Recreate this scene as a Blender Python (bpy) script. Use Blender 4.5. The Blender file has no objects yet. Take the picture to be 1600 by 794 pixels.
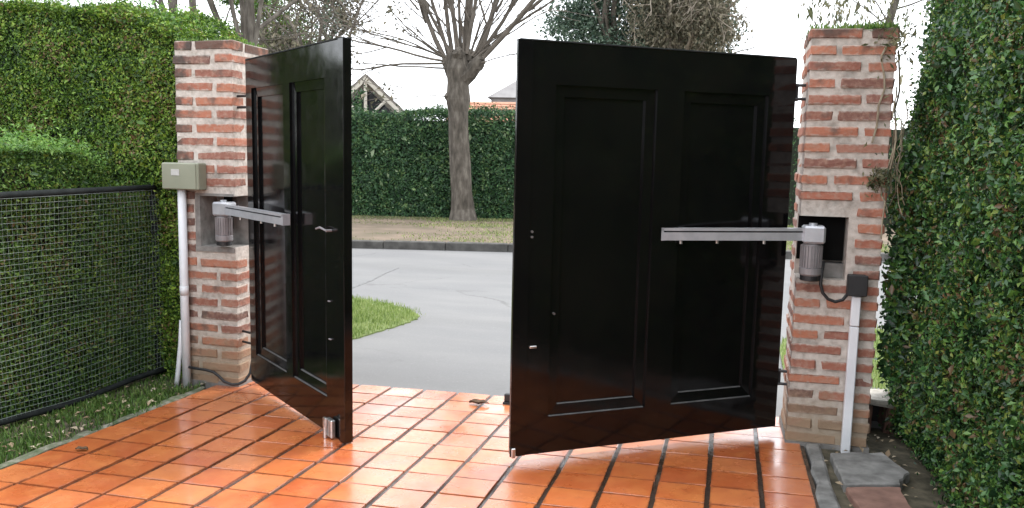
import bpy, math, random
import numpy as np
from mathutils import Matrix, Vector

random.seed(7)
rng = np.random.default_rng(7)
S = bpy.context.scene
COL = S.collection

# ------------------------------------------------------------------ camera
camd = bpy.data.cameras.new('camera')
camo = bpy.data.objects.new('camera', camd); COL.objects.link(camo)
camd.sensor_fit = 'HORIZONTAL'; camd.sensor_width = 36.0
camd.lens = 1283.4 / 1600 * 36.0
camd.clip_start = 0.05; camd.clip_end = 2000
Rw = Vector((0.9662, 0.2571, 0.0201)).normalized()
Fw = Vector((-0.2528, 0.9597, -0.1231)).normalized()
Uw = Rw.cross(Fw).normalized(); Rw = Fw.cross(Uw).normalized()
camo.matrix_world = Matrix(((Rw.x, Uw.x, -Fw.x, 0), (Rw.y, Uw.y, -Fw.y, 0), (Rw.z, Uw.z, -Fw.z, 1.5), (0, 0, 0, 1)))
S.camera = camo

# ------------------------------------------------------------------ light: bright overcast sky + weak soft sun
SUN_EL, SUN_AZ = math.radians(58), math.radians(35)      # azimuth clockwise from +Y (the street side)
world = bpy.data.worlds.new('World'); S.world = world; world.use_nodes = True
wn, wl = world.node_tree.nodes, world.node_tree.links
wn.clear()
wo = wn.new('ShaderNodeOutputWorld'); bg = wn.new('ShaderNodeBackground')
sky = wn.new('ShaderNodeTexSky'); sky.sky_type = 'NISHITA'; sky.sun_disc = False
sky.sun_elevation = SUN_EL; sky.sun_rotation = SUN_AZ; sky.dust_density = 3.0
mx = wn.new('ShaderNodeMix'); mx.data_type = 'RGBA'
mx.inputs[0].default_value = 0.86
wl.new(sky.outputs[0], mx.inputs[6]); mx.inputs[7].default_value = (11.2, 11.6, 12.1, 1)   # even cloud cover
wl.new(mx.outputs[2], bg.inputs[0]); bg.inputs[1].default_value = 0.15
wl.new(bg.outputs[0], wo.inputs[0])
sd = bpy.data.lights.new('sun', 'SUN'); so = bpy.data.objects.new('sun', sd); COL.objects.link(so)
sd.energy = 1.4; sd.angle = math.radians(14); sd.color = (1.0, 0.95, 0.87)
sv = Vector((math.sin(SUN_AZ) * math.cos(SUN_EL), math.cos(SUN_AZ) * math.cos(SUN_EL), math.sin(SUN_EL)))
so.rotation_euler = sv.to_track_quat('Z', 'Y').to_euler()
S.view_settings.view_transform = 'Standard'; S.view_settings.look = 'None'
S.view_settings.gamma = 1; S.view_settings.use_curve_mapping = False
S.view_settings.exposure = 0.85
S.cycles.max_bounces = 8; S.cycles.transparent_max_bounces = 8

# ------------------------------------------------------------------ materials
def nodemat(name):
    m = bpy.data.materials.new(name); m.use_nodes = True
    nt = m.node_tree; b = nt.nodes['Principled BSDF']
    return m, nt, b

def ramp(nt, src, stops):
    r = nt.nodes.new('ShaderNodeValToRGB')
    e = r.color_ramp.elements
    e[0].position, e[0].color = stops[0][0], (*stops[0][1], 1)
    e[1].position, e[1].color = stops[-1][0], (*stops[-1][1], 1)
    for p, c in stops[1:-1]:
        q = e.new(p); q.color = (*c, 1)
    nt.links.new(src, r.inputs[0]); return r.outputs[0]

def noise(nt, scale, detail=5, rough=.55, coord='Object', vec=None, stretch=None):
    n = nt.nodes.new('ShaderNodeTexNoise'); n.inputs['Scale'].default_value = scale
    n.inputs['Detail'].default_value = detail; n.inputs['Roughness'].default_value = rough
    if vec is None:
        if coord == 'World':
            vec = nt.nodes.new('ShaderNodeNewGeometry').outputs['Position']
        else:
            vec = nt.nodes.new('ShaderNodeTexCoord').outputs[coord]
    if stretch:
        mp = nt.nodes.new('ShaderNodeMapping'); mp.inputs['Scale'].default_value = stretch
        nt.links.new(vec, mp.inputs[0]); vec = mp.outputs[0]
    nt.links.new(vec, n.inputs['Vector']); return n.outputs['Fac']

def mixc(nt, fac, a, b, mode='MIX'):
    m = nt.nodes.new('ShaderNodeMix'); m.data_type = 'RGBA'; m.blend_type = mode
    for i, v in ((0, fac), (6, a), (7, b)):
        if hasattr(v, 'is_linked'): nt.links.new(v, m.inputs[i])
        elif i == 0: m.inputs[0].default_value = v
        else: m.inputs[i].default_value = (*v, 1)
    return m.outputs[2]

def maprange(nt, v, a, b, c=0, d=1):
    m = nt.nodes.new('ShaderNodeMapRange')
    nt.links.new(v, m.inputs[0])
    for i, x in enumerate((a, b, c, d)): m.inputs[i + 1].default_value = x
    return m.outputs[0]

def bump(nt, b, h, strength=.3, dist=.01):
    n = nt.nodes.new('ShaderNodeBump'); n.inputs['Strength'].default_value = strength
    n.inputs['Distance'].default_value = dist
    nt.links.new(h, n.inputs['Height']); nt.links.new(n.outputs[0], b.inputs['Normal'])

def simple(name, stops, scale=20, rough=.7, bs=0, coord='World', metal=0, spec=.5, detail=5, stretch=None, bd=.01):
    m, nt, b = nodemat(name)
    f = noise(nt, scale, detail, coord=coord, stretch=stretch)
    nt.links.new(ramp(nt, f, stops), b.inputs['Base Color'])
    b.inputs['Roughness'].default_value = rough; b.inputs['Metallic'].default_value = metal
    b.inputs['Specular IOR Level'].default_value = spec
    if bs: bump(nt, b, f, bs, bd)
    return m

def leafmat(name, stops, rough=.45, trans=.25, spec=.4):
    m, nt, b = nodemat(name)
    g = nt.nodes.new('ShaderNodeNewGeometry')
    big = noise(nt, 4.5, 4, coord='World')
    mth = nt.nodes.new('ShaderNodeMath'); mth.operation = 'MULTIPLY_ADD'
    nt.links.new(big, mth.inputs[0]); mth.inputs[1].default_value = 1.5
    m2 = nt.nodes.new('ShaderNodeMath'); m2.operation = 'SUBTRACT'
    nt.links.new(g.outputs['Random Per Island'], m2.inputs[0]); m2.inputs[1].default_value = .74
    nt.links.new(m2.outputs[0], mth.inputs[2])
    c = ramp(nt, mth.outputs[0], stops)
    nt.links.new(c, b.inputs['Base Color'])
    b.inputs['Roughness'].default_value = rough; b.inputs['Specular IOR Level'].default_value = spec
    t = nt.nodes.new('ShaderNodeBsdfTranslucent'); nt.links.new(c, t.inputs[0])
    ms = nt.nodes.new('ShaderNodeMixShader'); ms.inputs[0].default_value = trans
    nt.links.new(b.outputs[0], ms.inputs[1]); nt.links.new(t.outputs[0], ms.inputs[2])
    nt.links.new(ms.outputs[0], nt.nodes['Material Output'].inputs[0])
    return m

def m_brick():
    m, nt, b = nodemat('fired clay brick')
    oi = nt.nodes.new('ShaderNodeObjectInfo')
    c = ramp(nt, oi.outputs['Random'], [(0, (.10, .05, .04)), (.15, (.19, .07, .05)), (.45, (.33, .105, .06)), (.8, (.40, .14, .072)), (1, (.30, .125, .085))])
    f = noise(nt, 38, 6, coord='World')
    c = mixc(nt, maprange(nt, f, .45, .75, 0, .8), c, (.36, .22, .16))
    f1 = noise(nt, 9, 4, coord='World')
    c = mixc(nt, maprange(nt, f1, .56, .72, 0, .75), c, (.06, .044, .038))
    c = mixc(nt, .08, c, (.46, .36, .30))
    oc = nt.nodes.new('ShaderNodeTexCoord'); sp = nt.nodes.new('ShaderNodeSeparateXYZ'); nt.links.new(oc.outputs['Generated'], sp.inputs[0])
    p1 = nt.nodes.new('ShaderNodeMath'); p1.operation = 'PINGPONG'; nt.links.new(sp.outputs['Z'], p1.inputs[0]); p1.inputs[1].default_value = .5
    fe = noise(nt, 26, 5, .65, coord='World')
    ad = nt.nodes.new('ShaderNodeMath'); ad.operation = 'MULTIPLY_ADD'; nt.links.new(fe, ad.inputs[0]); ad.inputs[1].default_value = -.85; nt.links.new(p1.outputs[0], ad.inputs[2])
    c = mixc(nt, maprange(nt, ad.outputs[0], -.42, -.22, .75, 0), c, (.46, .41, .36))
    # tan splash and render wash on the lowest courses
    p = nt.nodes.new('ShaderNodeNewGeometry'); sx = nt.nodes.new('ShaderNodeSeparateXYZ')
    nt.links.new(p.outputs['Position'], sx.inputs[0])
    f2 = noise(nt, 14, 4, coord='World')
    a = nt.nodes.new('ShaderNodeMath'); a.operation = 'MULTIPLY_ADD'
    nt.links.new(f2, a.inputs[0]); a.inputs[1].default_value = .35; nt.links.new(sx.outputs['Z'], a.inputs[2])
    c = mixc(nt, maprange(nt, a.outputs[0], .28, .52, .88, 0), c, (.27, .19, .12))
    # black mould towards the hedge side of the left pillar and on the top courses
    f4 = noise(nt, 11, 5, coord='World')
    lm = maprange(nt, sx.outputs['X'], -3.18, -3.50, -.28, .30); tm = maprange(nt, sx.outputs['Z'], 1.90, 2.16, -.3, .26)
    for k in (lm, tm):
        ad = nt.nodes.new('ShaderNodeMath'); ad.operation = 'ADD'
        nt.links.new(k, ad.inputs[0]); nt.links.new(f4, ad.inputs[1])
        c = mixc(nt, maprange(nt, ad.outputs[0], .5, .72, 0, .78), c, (.05, .042, .036))
    nt.links.new(c, b.inputs['Base Color']); b.inputs['Roughness'].default_value = .85
    bump(nt, b, f, .8, .006)
    return m

def m_mortar():
    m, nt, b = nodemat('lime mortar')
    f = noise(nt, 30, 6, coord='World')
    c = ramp(nt, f, [(.3, (.34, .30, .26)), (.5, (.48, .43, .385)), (.72, (.58, .53, .48))])
    f1 = noise(nt, 6, 4, coord='World')
    c = mixc(nt, maprange(nt, f1, .56, .75, 0, .7), c, (.12, .115, .10))
    p = nt.nodes.new('ShaderNodeNewGeometry'); sx = nt.nodes.new('ShaderNodeSeparateXYZ')
    nt.links.new(p.outputs['Position'], sx.inputs[0])
    a = nt.nodes.new('ShaderNodeMath'); a.operation = 'MULTIPLY_ADD'
    nt.links.new(f1, a.inputs[0]); a.inputs[1].default_value = .35; nt.links.new(sx.outputs['Z'], a.inputs[2])
    c = mixc(nt, maprange(nt, a.outputs[0], .25, .5, .85, 0), c, (.30, .23, .155))
    nt.links.new(c, b.inputs['Base Color']); b.inputs['Roughness'].default_value = .95
    bump(nt, b, f, .8, .008)
    return m

def m_tile():
    m, nt, b = nodemat('wet glazed clay tile')
    oi = nt.nodes.new('ShaderNodeObjectInfo')
    c = ramp(nt, oi.outputs['Random'], [(0, (.52, .118, .034)), (.35, (.60, .155, .044)), (.7, (.66, .185, .055)), (1, (.65, .215, .078))])
    f = noise(nt, 9, 5, coord='World')
    c = mixc(nt, maprange(nt, f, .45, .75, 0, .5), c, (.80, .29, .085))
    f2 = noise(nt, 22, 6, coord='World')
    c = mixc(nt, maprange(nt, f2, .58, .8, 0, .7), c, (.42, .10, .03))
    f3 = noise(nt, 3.2, 4, coord='World')
    c = mixc(nt, maprange(nt, f3, .5, .75, 0, .35), c, (.50, .10, .035))
    # worn darker rims and specks of dirt
    oc = nt.nodes.new('ShaderNodeTexCoord'); sp = nt.nodes.new('ShaderNodeSeparateXYZ'); nt.links.new(oc.outputs['Generated'], sp.inputs[0])
    rim = None
    for ax in 'XY':
        p1 = nt.nodes.new('ShaderNodeMath'); p1.operation = 'PINGPONG'; nt.links.new(sp.outputs[ax], p1.inputs[0]); p1.inputs[1].default_value = .5
        if rim is None: rim = p1.outputs[0]
        else:
            mn = nt.nodes.new('ShaderNodeMath'); mn.operation = 'MINIMUM'; nt.links.new(rim, mn.inputs[0]); nt.links.new(p1.outputs[0], mn.inputs[1]); rim = mn.outputs[0]
    ad = nt.nodes.new('ShaderNodeMath'); ad.operation = 'MULTIPLY_ADD'; nt.links.new(f2, ad.inputs[0]); ad.inputs[1].default_value = -.16; nt.links.new(rim, ad.inputs[2])
    c = mixc(nt, maprange(nt, ad.outputs[0], -.09, -.03, .6, 0), c, (.20, .06, .025))
    f5 = noise(nt, 70, 3, coord='World')
    c = mixc(nt, maprange(nt, f5, .66, .74, 0, .6), c, (.16, .06, .03))
    nt.links.new(c, b.inputs['Base Color'])
    r = maprange(nt, noise(nt, 5, 5, coord='World'), .3, .75, .22, .5)
    nt.links.new(r, b.inputs['Roughness'])
    b.inputs['IOR'].default_value = 1.7; b.inputs['Specular IOR Level'].default_value = .5
    b.inputs['Coat Weight'].default_value = 1; b.inputs['Coat IOR'].default_value = 1.65
    nt.links.new(maprange(nt, noise(nt, 4, 5, coord='World'), .35, .7, .10, .36), b.inputs['Coat Roughness'])
    bump(nt, b, f2, .3, .006)
    return m

def m_grout():
    m, nt, b = nodemat('damp dark grout')
    f = noise(nt, 5, 5, coord='World')
    nt.links.new(ramp(nt, f, [(.35, (.03, .018, .012)), (.6, (.06, .04, .028)), (.75, (.12, .10, .085))]), b.inputs['Base Color'])
    nt.links.new(maprange(nt, f, .4, .6, .6, .12), b.inputs['Roughness'])
    b.inputs['Coat Weight'].default_value = .3
    bump(nt, b, noise(nt, 60, 4, coord='World'), .6, .006)
    return m

def m_gate():
    m, nt, b = nodemat('gloss black paint')
    f = noise(nt, 3, 3, coord='World')
    nt.links.new(ramp(nt, f, [(.3, (.0028, .0028, .0034)), (.7, (.0048, .0045, .0046))]), b.inputs['Base Color'])
    nt.links.new(maprange(nt, noise(nt, 14, 5, coord='World'), .3, .7, .075, .17), b.inputs['Roughness'])
    b.inputs['Specular IOR Level'].default_value = .5
    bump(nt, b, noise(nt, 7, 2, coord='World'), .05, .01)
    return m

def m_road():
    m, nt, b = nodemat('pale worn concrete road')
    f = noise(nt, 1.1, 12, .6, coord='World', stretch=(.5, 1.5, 1))
    c = ramp(nt, f, [(.35, (.158, .158, .161)), (.65, (.194, .192, .19))])
    ln = noise(nt, 1.0, 6, .6, coord='World', stretch=(.22, 1.3, 1))
    c = mixc(nt, maprange(nt, ln, .5, .66, 0, .5), c, (.145, .144, .143))
    st_ = noise(nt, 2.6, 5, .6, coord='World')
    c = mixc(nt, maprange(nt, st_, .66, .74, 0, .5), c, (.10, .098, .095))
    g = noise(nt, 90, 4, .7, coord='World')
    c = mixc(nt, maprange(nt, g, .5, .72, 0, .5), c, (.13, .13, .128))
    g2 = noise(nt, 60, 3, .7, coord='World')
    c = mixc(nt, maprange(nt, g2, .58, .75, 0, .5), c, (.31, .305, .30))
    v = nt.nodes.new('ShaderNodeTexVoronoi'); v.feature = 'DISTANCE_TO_EDGE'; v.inputs['Scale'].default_value = .42
    w = nt.nodes.new('ShaderNodeMix'); w.data_type = 'VECTOR'; w.inputs[0].default_value = .12
    nz = nt.nodes.new('ShaderNodeTexNoise'); nz.inputs['Scale'].default_value = 2.2; nz.inputs['Detail'].default_value = 6
    p = nt.nodes.new('ShaderNodeNewGeometry'); nt.links.new(p.outputs['Position'], nz.inputs['Vector'])
    ad = nt.nodes.new('ShaderNodeVectorMath'); ad.operation = 'MULTIPLY_ADD'
    nt.links.new(nz.outputs['Color'], ad.inputs[0]); ad.inputs[1].default_value = (.5, .5, 0); nt.links.new(p.outputs['Position'], ad.inputs[2])
    nt.links.new(ad.outputs[0], v.inputs['Vector'])
    k = mixc(nt, maprange(nt, noise(nt, .8, 3, coord='World'), .48, .58), (0, 0, 0), (1, 1, 1))
    cr = nt.nodes.new('ShaderNodeMath'); cr.operation = 'MULTIPLY'
    nt.links.new(maprange(nt, v.outputs['Distance'], .002, .007, .55, 0), cr.inputs[0]); nt.links.new(k, cr.inputs[1])
    c = mixc(nt, cr.outputs[0], c, (.09, .088, .085))
    nt.links.new(c, b.inputs['Base Color']); b.inputs['Roughness'].default_value = .8
    bump(nt, b, g, .25, .006)
    return m

M = dict(
    brick=m_brick(), mortar=m_mortar(), tile=m_tile(), grout=m_grout(), gate=m_gate(),
    road=m_road(),
    crack=simple('tar joint', [(.3, (.10, .10, .10)), (.7, (.2, .2, .2))], 30, .8),
    kerbc=simple('grey kerb concrete', [(.3, (.04, .038, .035)), (.7, (.105, .10, .092))], 7, .9, .4),
    edging=simple('mossy cement edging', [(.3, (.06, .10, .04)), (.48, (.14, .15, .10)), (.7, (.32, .30, .25))], 16, .9, .6),
    verge=simple('dry earth with thin grass', [(.3, (.085, .085, .042)), (.42, (.135, .106, .072)), (.7, (.21, .155, .115))], 1.6, .95, .4, detail=10),
    lawn=simple('lawn soil', [(.3, (.09, .13, .035)), (.7, (.17, .21, .07))], 8, .95, .4),
    soil=simple('damp soil', [(.3, (.035, .032, .02)), (.5, (.08, .07, .045)), (.7, (.15, .125, .085))], 14, .95, .7),
    slab=simple('weathered grey slab', [(.3, (.11, .107, .10)), (.55, (.23, .225, .215)), (.75, (.34, .33, .31))], 12, .75, .4),
    redslab=simple('reddish slab', [(.3, (.16, .085, .065)), (.7, (.3, .17, .13))], 12, .75, .4),
    alu=simple('cast aluminium', [(.3, (.42, .43, .46)), (.7, (.52, .53, .56))], 20, .34, .05, metal=.45),
    aludk=simple('grey motor casing', [(.3, (.20, .185, .19)), (.7, (.29, .275, .28))], 14, .5, 0, metal=.2),
    steel=simple('zinc plated steel', [(.3, (.5, .5, .5)), (.7, (.68, .67, .65))], 40, .3, 0, metal=.9),
    blackpl=simple('black plastic', [(.3, (.012, .012, .013)), (.7, (.022, .022, .024))], 20, .5),
    dark=simple('dark cavity render', [(.3, (.012, .011, .011)), (.7, (.03, .028, .026))], 15, .9),  # near-black colour standing for shade in the hollow
    greyrend=simple('grey cement render', [(.3, (.13, .122, .112)), (.7, (.27, .255, .24))], 16, .9, .4),
    pvc=simple('white pvc pipe', [(.3, (.66, .67, .70)), (.7, (.78, .79, .81))], 6, .45),
    boxg=simple('grey green box enamel', [(.3, (.23, .245, .18)), (.7, (.275, .285, .215))], 5, .5),
    print_=simple('faded sticker', [(.3, (.42, .42, .40)), (.7, (.5, .5, .48))], 30, .6),
    fence=simple('dark fence paint', [(.3, (.010, .013, .013)), (.7, (.024, .028, .028))], 12, .9, spec=.2),
    net=simple('green grey plastic netting', [(.3, (.15, .2, .175)), (.7, (.27, .31, .29))], 5, .55),
    bark=simple('street tree bark', [(.3, (.04, .034, .026)), (.5, (.085, .072, .058)), (.75, (.17, .15, .125))], 11, .95, .9, stretch=(1, 1, .35), bd=.03),
    barkd=simple('dark bark', [(.3, (.05, .042, .035)), (.7, (.13, .11, .09))], 10, .95, .6, stretch=(1, 1, .3)),
    paletwig=simple('pale dry twig', [(.3, (.19, .16, .125)), (.7, (.34, .29, .235))], 4, .95),
    twig=simple('pale twig bark', [(.3, (.075, .064, .052)), (.7, (.17, .145, .12))], 4, .95),
    core=simple('shaded inner twigs', [(.3, (.008, .012, .006)), (.7, (.02, .026, .012))], 30, .95),  # near-black colour paints the deep shade inside the hedges
    rooftile=simple('orange roof tile', [(.3, (.34, .14, .085)), (.7, (.46, .24, .16))], 4, .9, .3),
    roofdk=simple('grey brown roof', [(.3, (.16, .14, .125)), (.7, (.26, .235, .21))], 3, .9, .3),
    wallw=simple('pale house render', [(.3, (.5, .48, .44)), (.7, (.62, .6, .56))], 2, .9),
    wallg=simple('grey house render', [(.3, (.2, .19, .19)), (.7, (.3, .29, .285))], 1.5, .9),
    timber=simple('pale timber', [(.3, (.5, .46, .4)), (.7, (.62, .58, .5))], 4, .8),
    glass=simple('dark window glass', [(.3, (.012, .014, .016)), (.7, (.02, .022, .025))], 1, .1),
    deadleaf=simple('dead brown leaf', [(.3, (.07, .04, .022)), (.7, (.14, .085, .045))], 30, .85),
    tanleaf=leafmat('fallen tan leaf', [(0, (.22, .15, .09)), (.5, (.38, .30, .2)), (1, (.55, .48, .37))], .8, .1),
    jet=simple('matt black casting', [(.3, (.003, .003, .003)), (.7, (.006, .006, .006))], 12, .9, spec=.1),
    dusty=simple('dusty black paint', [(.3, (.05, .05, .05)), (.7, (.11, .108, .105))], 12, .55),  # grey stands for ledge dust and a painted sky glint
    stub=simple('rough reddish masonry', [(.3, (.07, .035, .026)), (.7, (.22, .12, .09))], 18, .95, .8),
    pale=simple('pale capping stone', [(.3, (.34, .31, .27)), (.7, (.58, .55, .5))], 25, .9, .5),
    L_left=leafmat('light green privet leaf', [(0, (.022, .055, .012)), (.3, (.06, .135, .018)), (.6, (.135, .25, .03)), (.82, (.22, .345, .04)), (.96, (.30, .38, .06)), (1, (.19, .13, .06))]),
    L_new=leafmat('bright new growth', [(0, (.06, .15, .03)), (.5, (.13, .27, .05)), (1, (.22, .38, .08))], .45, .35),  # new leaves, green raised to paint the lit hedge top
    L_low=leafmat('mid green clipped leaf', [(0, (.026, .068, .018)), (.4, (.068, .155, .028)), (.8, (.145, .25, .038)), (.95, (.2, .28, .05)), (1, (.16, .11, .05))]),
    L_right=leafmat('dark glossy hedge leaf', [(0, (.016, .045, .018)), (.35, (.036, .102, .034)), (.65, (.072, .18, .04)), (.85, (.13, .25, .046)), (.96, (.23, .28, .06)), (1, (.15, .10, .05))], .38, .25, .5),
    L_far=leafmat('dark street hedge leaf', [(0, (.014, .042, .018)), (.4, (.034, .092, .036)), (.85, (.066, .15, .052)), (1, (.15, .23, .08))], .45, .2),
    L_pale=leafmat('pale new hedge leaf', [(0, (.16, .24, .12)), (1, (.34, .42, .26))], .45, .3),
    L_ever=leafmat('evergreen leaf', [(0, (.028, .055, .04)), (.5, (.07, .12, .078)), (1, (.18, .24, .165))], .5, .25),
    L_brown=leafmat('brownish weeping foliage', [(0, (.06, .062, .04)), (.5, (.14, .13, .085)), (1, (.27, .235, .165))], .7, .25),
    L_olive=leafmat('olive hanging leaf', [(0, (.07, .085, .04)), (.6, (.16, .165, .085)), (1, (.28, .25, .15))], .6, .35),
    grass=leafmat('lawn grass blade', [(0, (.12, .19, .045)), (.5, (.25, .34, .09)), (1, (.40, .45, .19))], .55, .35),
    drygrass=leafmat('thin verge grass', [(0, (.10, .13, .05)), (.5, (.18, .21, .08)), (1, (.30, .28, .15))], .7, .3),
    moss=leafmat('moss and weed blade', [(0, (.035, .085, .014)), (.5, (.085, .18, .028)), (1, (.17, .24, .06))], .6, .25),
    dryvine=simple('dry climber stem', [(.3, (.17, .14, .095)), (.7, (.33, .28, .2))], 20, .9),
)

# ------------------------------------------------------------------ mesh helpers
class MB:
    """collects vertices and faces, builds one mesh object"""
    def __init__(s): s.v = []; s.f = []; s.n = 0
    def add(s, v, f):
        s.v.append(np.asarray(v, float)); s.f += [tuple(i + s.n for i in q) for q in f]; s.n += len(v)
    def box(s, x0, x1, y0, y1, z0, z1, mat=None):
        v = np.array([(x, y, z) for x in (x0, x1) for y in (y0, y1) for z in (z0, z1)], float)
        if mat is not None: v = v @ np.array(mat).T
        s.add(v, [(0, 1, 3, 2), (4, 6, 7, 5), (0, 4, 5, 1), (2, 3, 7, 6), (0, 2, 6, 4), (1, 5, 7, 3)]); return s
    def bbox(s, x0, x1, y0, y1, z0, z1, b=.004):
        """box with chamfered edges, 44 triangles"""
        lo = np.array((x0, y0, z0), float); hi = np.array((x1, y1, z1), float)
        idx = {}; vs = []
        for sx in (0, 1):
            for sy in (0, 1):
                for sz in (0, 1):
                    for ax in range(3):
                        p = []
                        for k, sg in enumerate((sx, sy, sz)):
                            e = lo[k] if sg == 0 else hi[k]
                            p.append(e if k == ax else e + (b if sg == 0 else -b))
                        idx[sx, sy, sz, ax] = len(vs); vs.append(p)
        c = (lo + hi) / 2; fs = []
        def face(q):
            P = [np.array(vs[i]) for i in q]
            nn = np.cross(P[1] - P[0], P[2] - P[0])
            if nn @ (sum(P) / len(P) - c) < 0: q = q[::-1]
            fs.append(tuple(q))
        for ax in range(3):
            o = [k for k in range(3) if k != ax]
            for sg in (0, 1):
                q = []
                for a, bb in ((0, 0), (1, 0), (1, 1), (0, 1)):
                    k = [0, 0, 0]; k[ax] = sg; k[o[0]] = a; k[o[1]] = bb; q.append(idx[(*k, ax)])
                face(q)
            for a in (0, 1):
                for bb in (0, 1):
                    k0 = [0, 0, 0]; k0[o[0]] = a; k0[o[1]] = bb; k1 = list(k0); k1[ax] = 1
                    face([idx[(*k0, o[0])], idx[(*k1, o[0])], idx[(*k1, o[1])], idx[(*k0, o[1])]])
        for sx in (0, 1):
            for sy in (0, 1):
                for sz in (0, 1): face([idx[sx, sy, sz, a] for a in range(3)])
        s.add(vs, fs); return s
    def tube(s, pts, radii, n=8, cap=True, lump=0):
        pts = np.asarray(pts, float); m = len(pts)
        radii = np.broadcast_to(np.asarray(radii, float), (m,))
        t = np.gradient(pts, axis=0); t /= np.linalg.norm(t, axis=1)[:, None] + 1e-9
        ref = np.array((0, 0, 1.)) if abs(t[0, 2]) < .9 else np.array((1., 0, 0))
        V = []; u = np.cross(t[0], ref); u /= np.linalg.norm(u)
        a = np.linspace(0, 2 * np.pi, n, endpoint=False)
        for i in range(m):
            u = u - t[i] * (u @ t[i]); u /= np.linalg.norm(u) + 1e-9
            w = np.cross(t[i], u)
            r = radii[i] * (1 + (rng.normal(0, lump, n) if lump else 0))
            V.append(pts[i] + (np.cos(a) * r)[:, None] * u + (np.sin(a) * r)[:, None] * w)
        F = [(i * n + j, i * n + (j + 1) % n, (i + 1) * n + (j + 1) % n, (i + 1) * n + j) for i in range(m - 1) for j in range(n)]
        if cap: F += [tuple(range(n))[::-1], tuple((m - 1) * n + j for j in range(n))]
        s.add(np.concatenate(V), F); return s
    def lathe(s, prof, n=20, c=(0, 0)):
        V = []; a = np.linspace(0, 2 * np.pi, n, endpoint=False)
        for r, z in prof: V.append(np.c_[c[0] + np.cos(a) * r, c[1] + np.sin(a) * r, np.full(n, z)])
        m = len(prof)
        F = [(i * n + j, i * n + (j + 1) % n, (i + 1) * n + (j + 1) % n, (i + 1) * n + j) for i in range(m - 1) for j in range(n)]
        F += [tuple(range(n))[::-1], tuple((m - 1) * n + j for j in range(n))]
        s.add(np.concatenate(V), F); return s
    def mesh(s, name, mat, smooth=False):
        me = bpy.data.meshes.new(name)
        me.from_pydata(np.concatenate(s.v).tolist(), [], s.f)
        me.materials.append(mat)
        if smooth: me.shade_smooth()
        me.update(); return me
    def build(s, name, mat, parent=None, smooth=False, stuff=False):
        return put(name, s.mesh(name, mat, smooth), parent, stuff)

def put(name, me, parent=None, stuff=False):
    o = bpy.data.objects.new(name, me); COL.objects.link(o)
    if parent is not None: o.parent = parent
    if stuff: o['kind'] = 'stuff'
    return o

def thing(name, label, cat, loc=(0, 0, 0), rz=0, group=None):
    o = bpy.data.objects.new(name, None); COL.objects.link(o); o.empty_display_size = .1
    o.location = loc; o.rotation_euler = (0, 0, rz)
    o['label'] = label; o['category'] = cat
    if group: o['group'] = group
    return o

def tag(o, label, cat, group=None):
    o['label'] = label; o['category'] = cat
    if group: o['group'] = group
    return o

def struct(o): o['kind'] = 'structure'; return o

def fastmesh(name, V, F, mat):
    """V (n,3) and F (m,k) numpy arrays, all faces with k corners"""
    me = bpy.data.meshes.new(name); n, (m, k) = len(V), F.shape
    me.vertices.add(n); me.vertices.foreach_set('co', np.ascontiguousarray(V, np.float32).ravel())
    me.loops.add(m * k); me.loops.foreach_set('vertex_index', np.ascontiguousarray(F, np.int32).ravel())
    me.polygons.add(m)
    me.polygons.foreach_set('loop_start', np.arange(0, m * k, k, dtype=np.int32))
    me.materials.append(mat); me.update(calc_edges=True); me.validate()
    return me

def unit(a): return a / (np.linalg.norm(a, axis=1)[:, None] + 1e-9)

def leaves(P, N, size, mat, name='foliage', parent=None, tilt=.7, aspect=.5, droop=.3, sj=.35):
    """folded two-triangle leaves at P, facing roughly N"""
    n = len(P); P = np.asarray(P, float)
    N = unit(np.asarray(N, float) + rng.normal(0, tilt, (n, 3)) + (0, 0, .15))
    T = unit(np.cross(N, rng.normal(0, 1, (n, 3)))); T[:, 2] -= droop; T = unit(T)
    B = unit(np.cross(N, T)); N = np.cross(T, B)
    sz = (np.asarray(size) * np.exp(rng.normal(0, sj, n)))[:, None]
    base = P - T * sz * .5; tip = P + T * sz * .5 - N * sz * .12
    mid = P + N * sz * .0
    l = mid - B * sz * aspect * .5 + N * sz * .1; r = mid + B * sz * aspect * .5 + N * sz * .1
    V = np.stack([base, r, tip, l], 1).reshape(-1, 3)
    i = np.arange(n)[:, None] * 4
    F = np.concatenate([i + [0, 1, 2], i + [0, 2, 3]], 1).reshape(-1, 3)
    return put(name, fastmesh(name, V, F, mat), parent, True)

def blades(P, h, w, mat, name='grass', parent=None, lean=.45):
    n = len(P); a = rng.uniform(0, 2 * np.pi, n)
    hh = (h * rng.uniform(.45, 1.3, n))[:, None]
    d = np.c_[np.cos(a), np.sin(a), np.zeros(n)]; s = np.c_[-np.sin(a), np.cos(a), np.zeros(n)] * (w / 2)
    L = d * (rng.uniform(.1, 1, n) * lean)[:, None] * hh
    z = np.array((0, 0, 1.))
    V = np.stack([P - s, P + s, P + s * .7 + L * .35 + z * hh * .6, P - s * .7 + L * .35 + z * hh * .6, P + L + z * hh], 1).reshape(-1, 3)
    i = np.arange(n)[:, None] * 5
    F = np.concatenate([i + [0, 1, 2], i + [0, 2, 3], i + [3, 2, 4]], 1).reshape(-1, 3)
    return put(name, fastmesh(name, V, F, mat), parent, True)

_K = rng.normal(0, 1, (10, 3)); _PH = rng.uniform(0, 6.3, 10)
def wob(P, s):
    """smooth pseudo noise, about -1..1"""
    return np.sin((P * s) @ _K.T + _PH).mean(1) * 2.2

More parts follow.
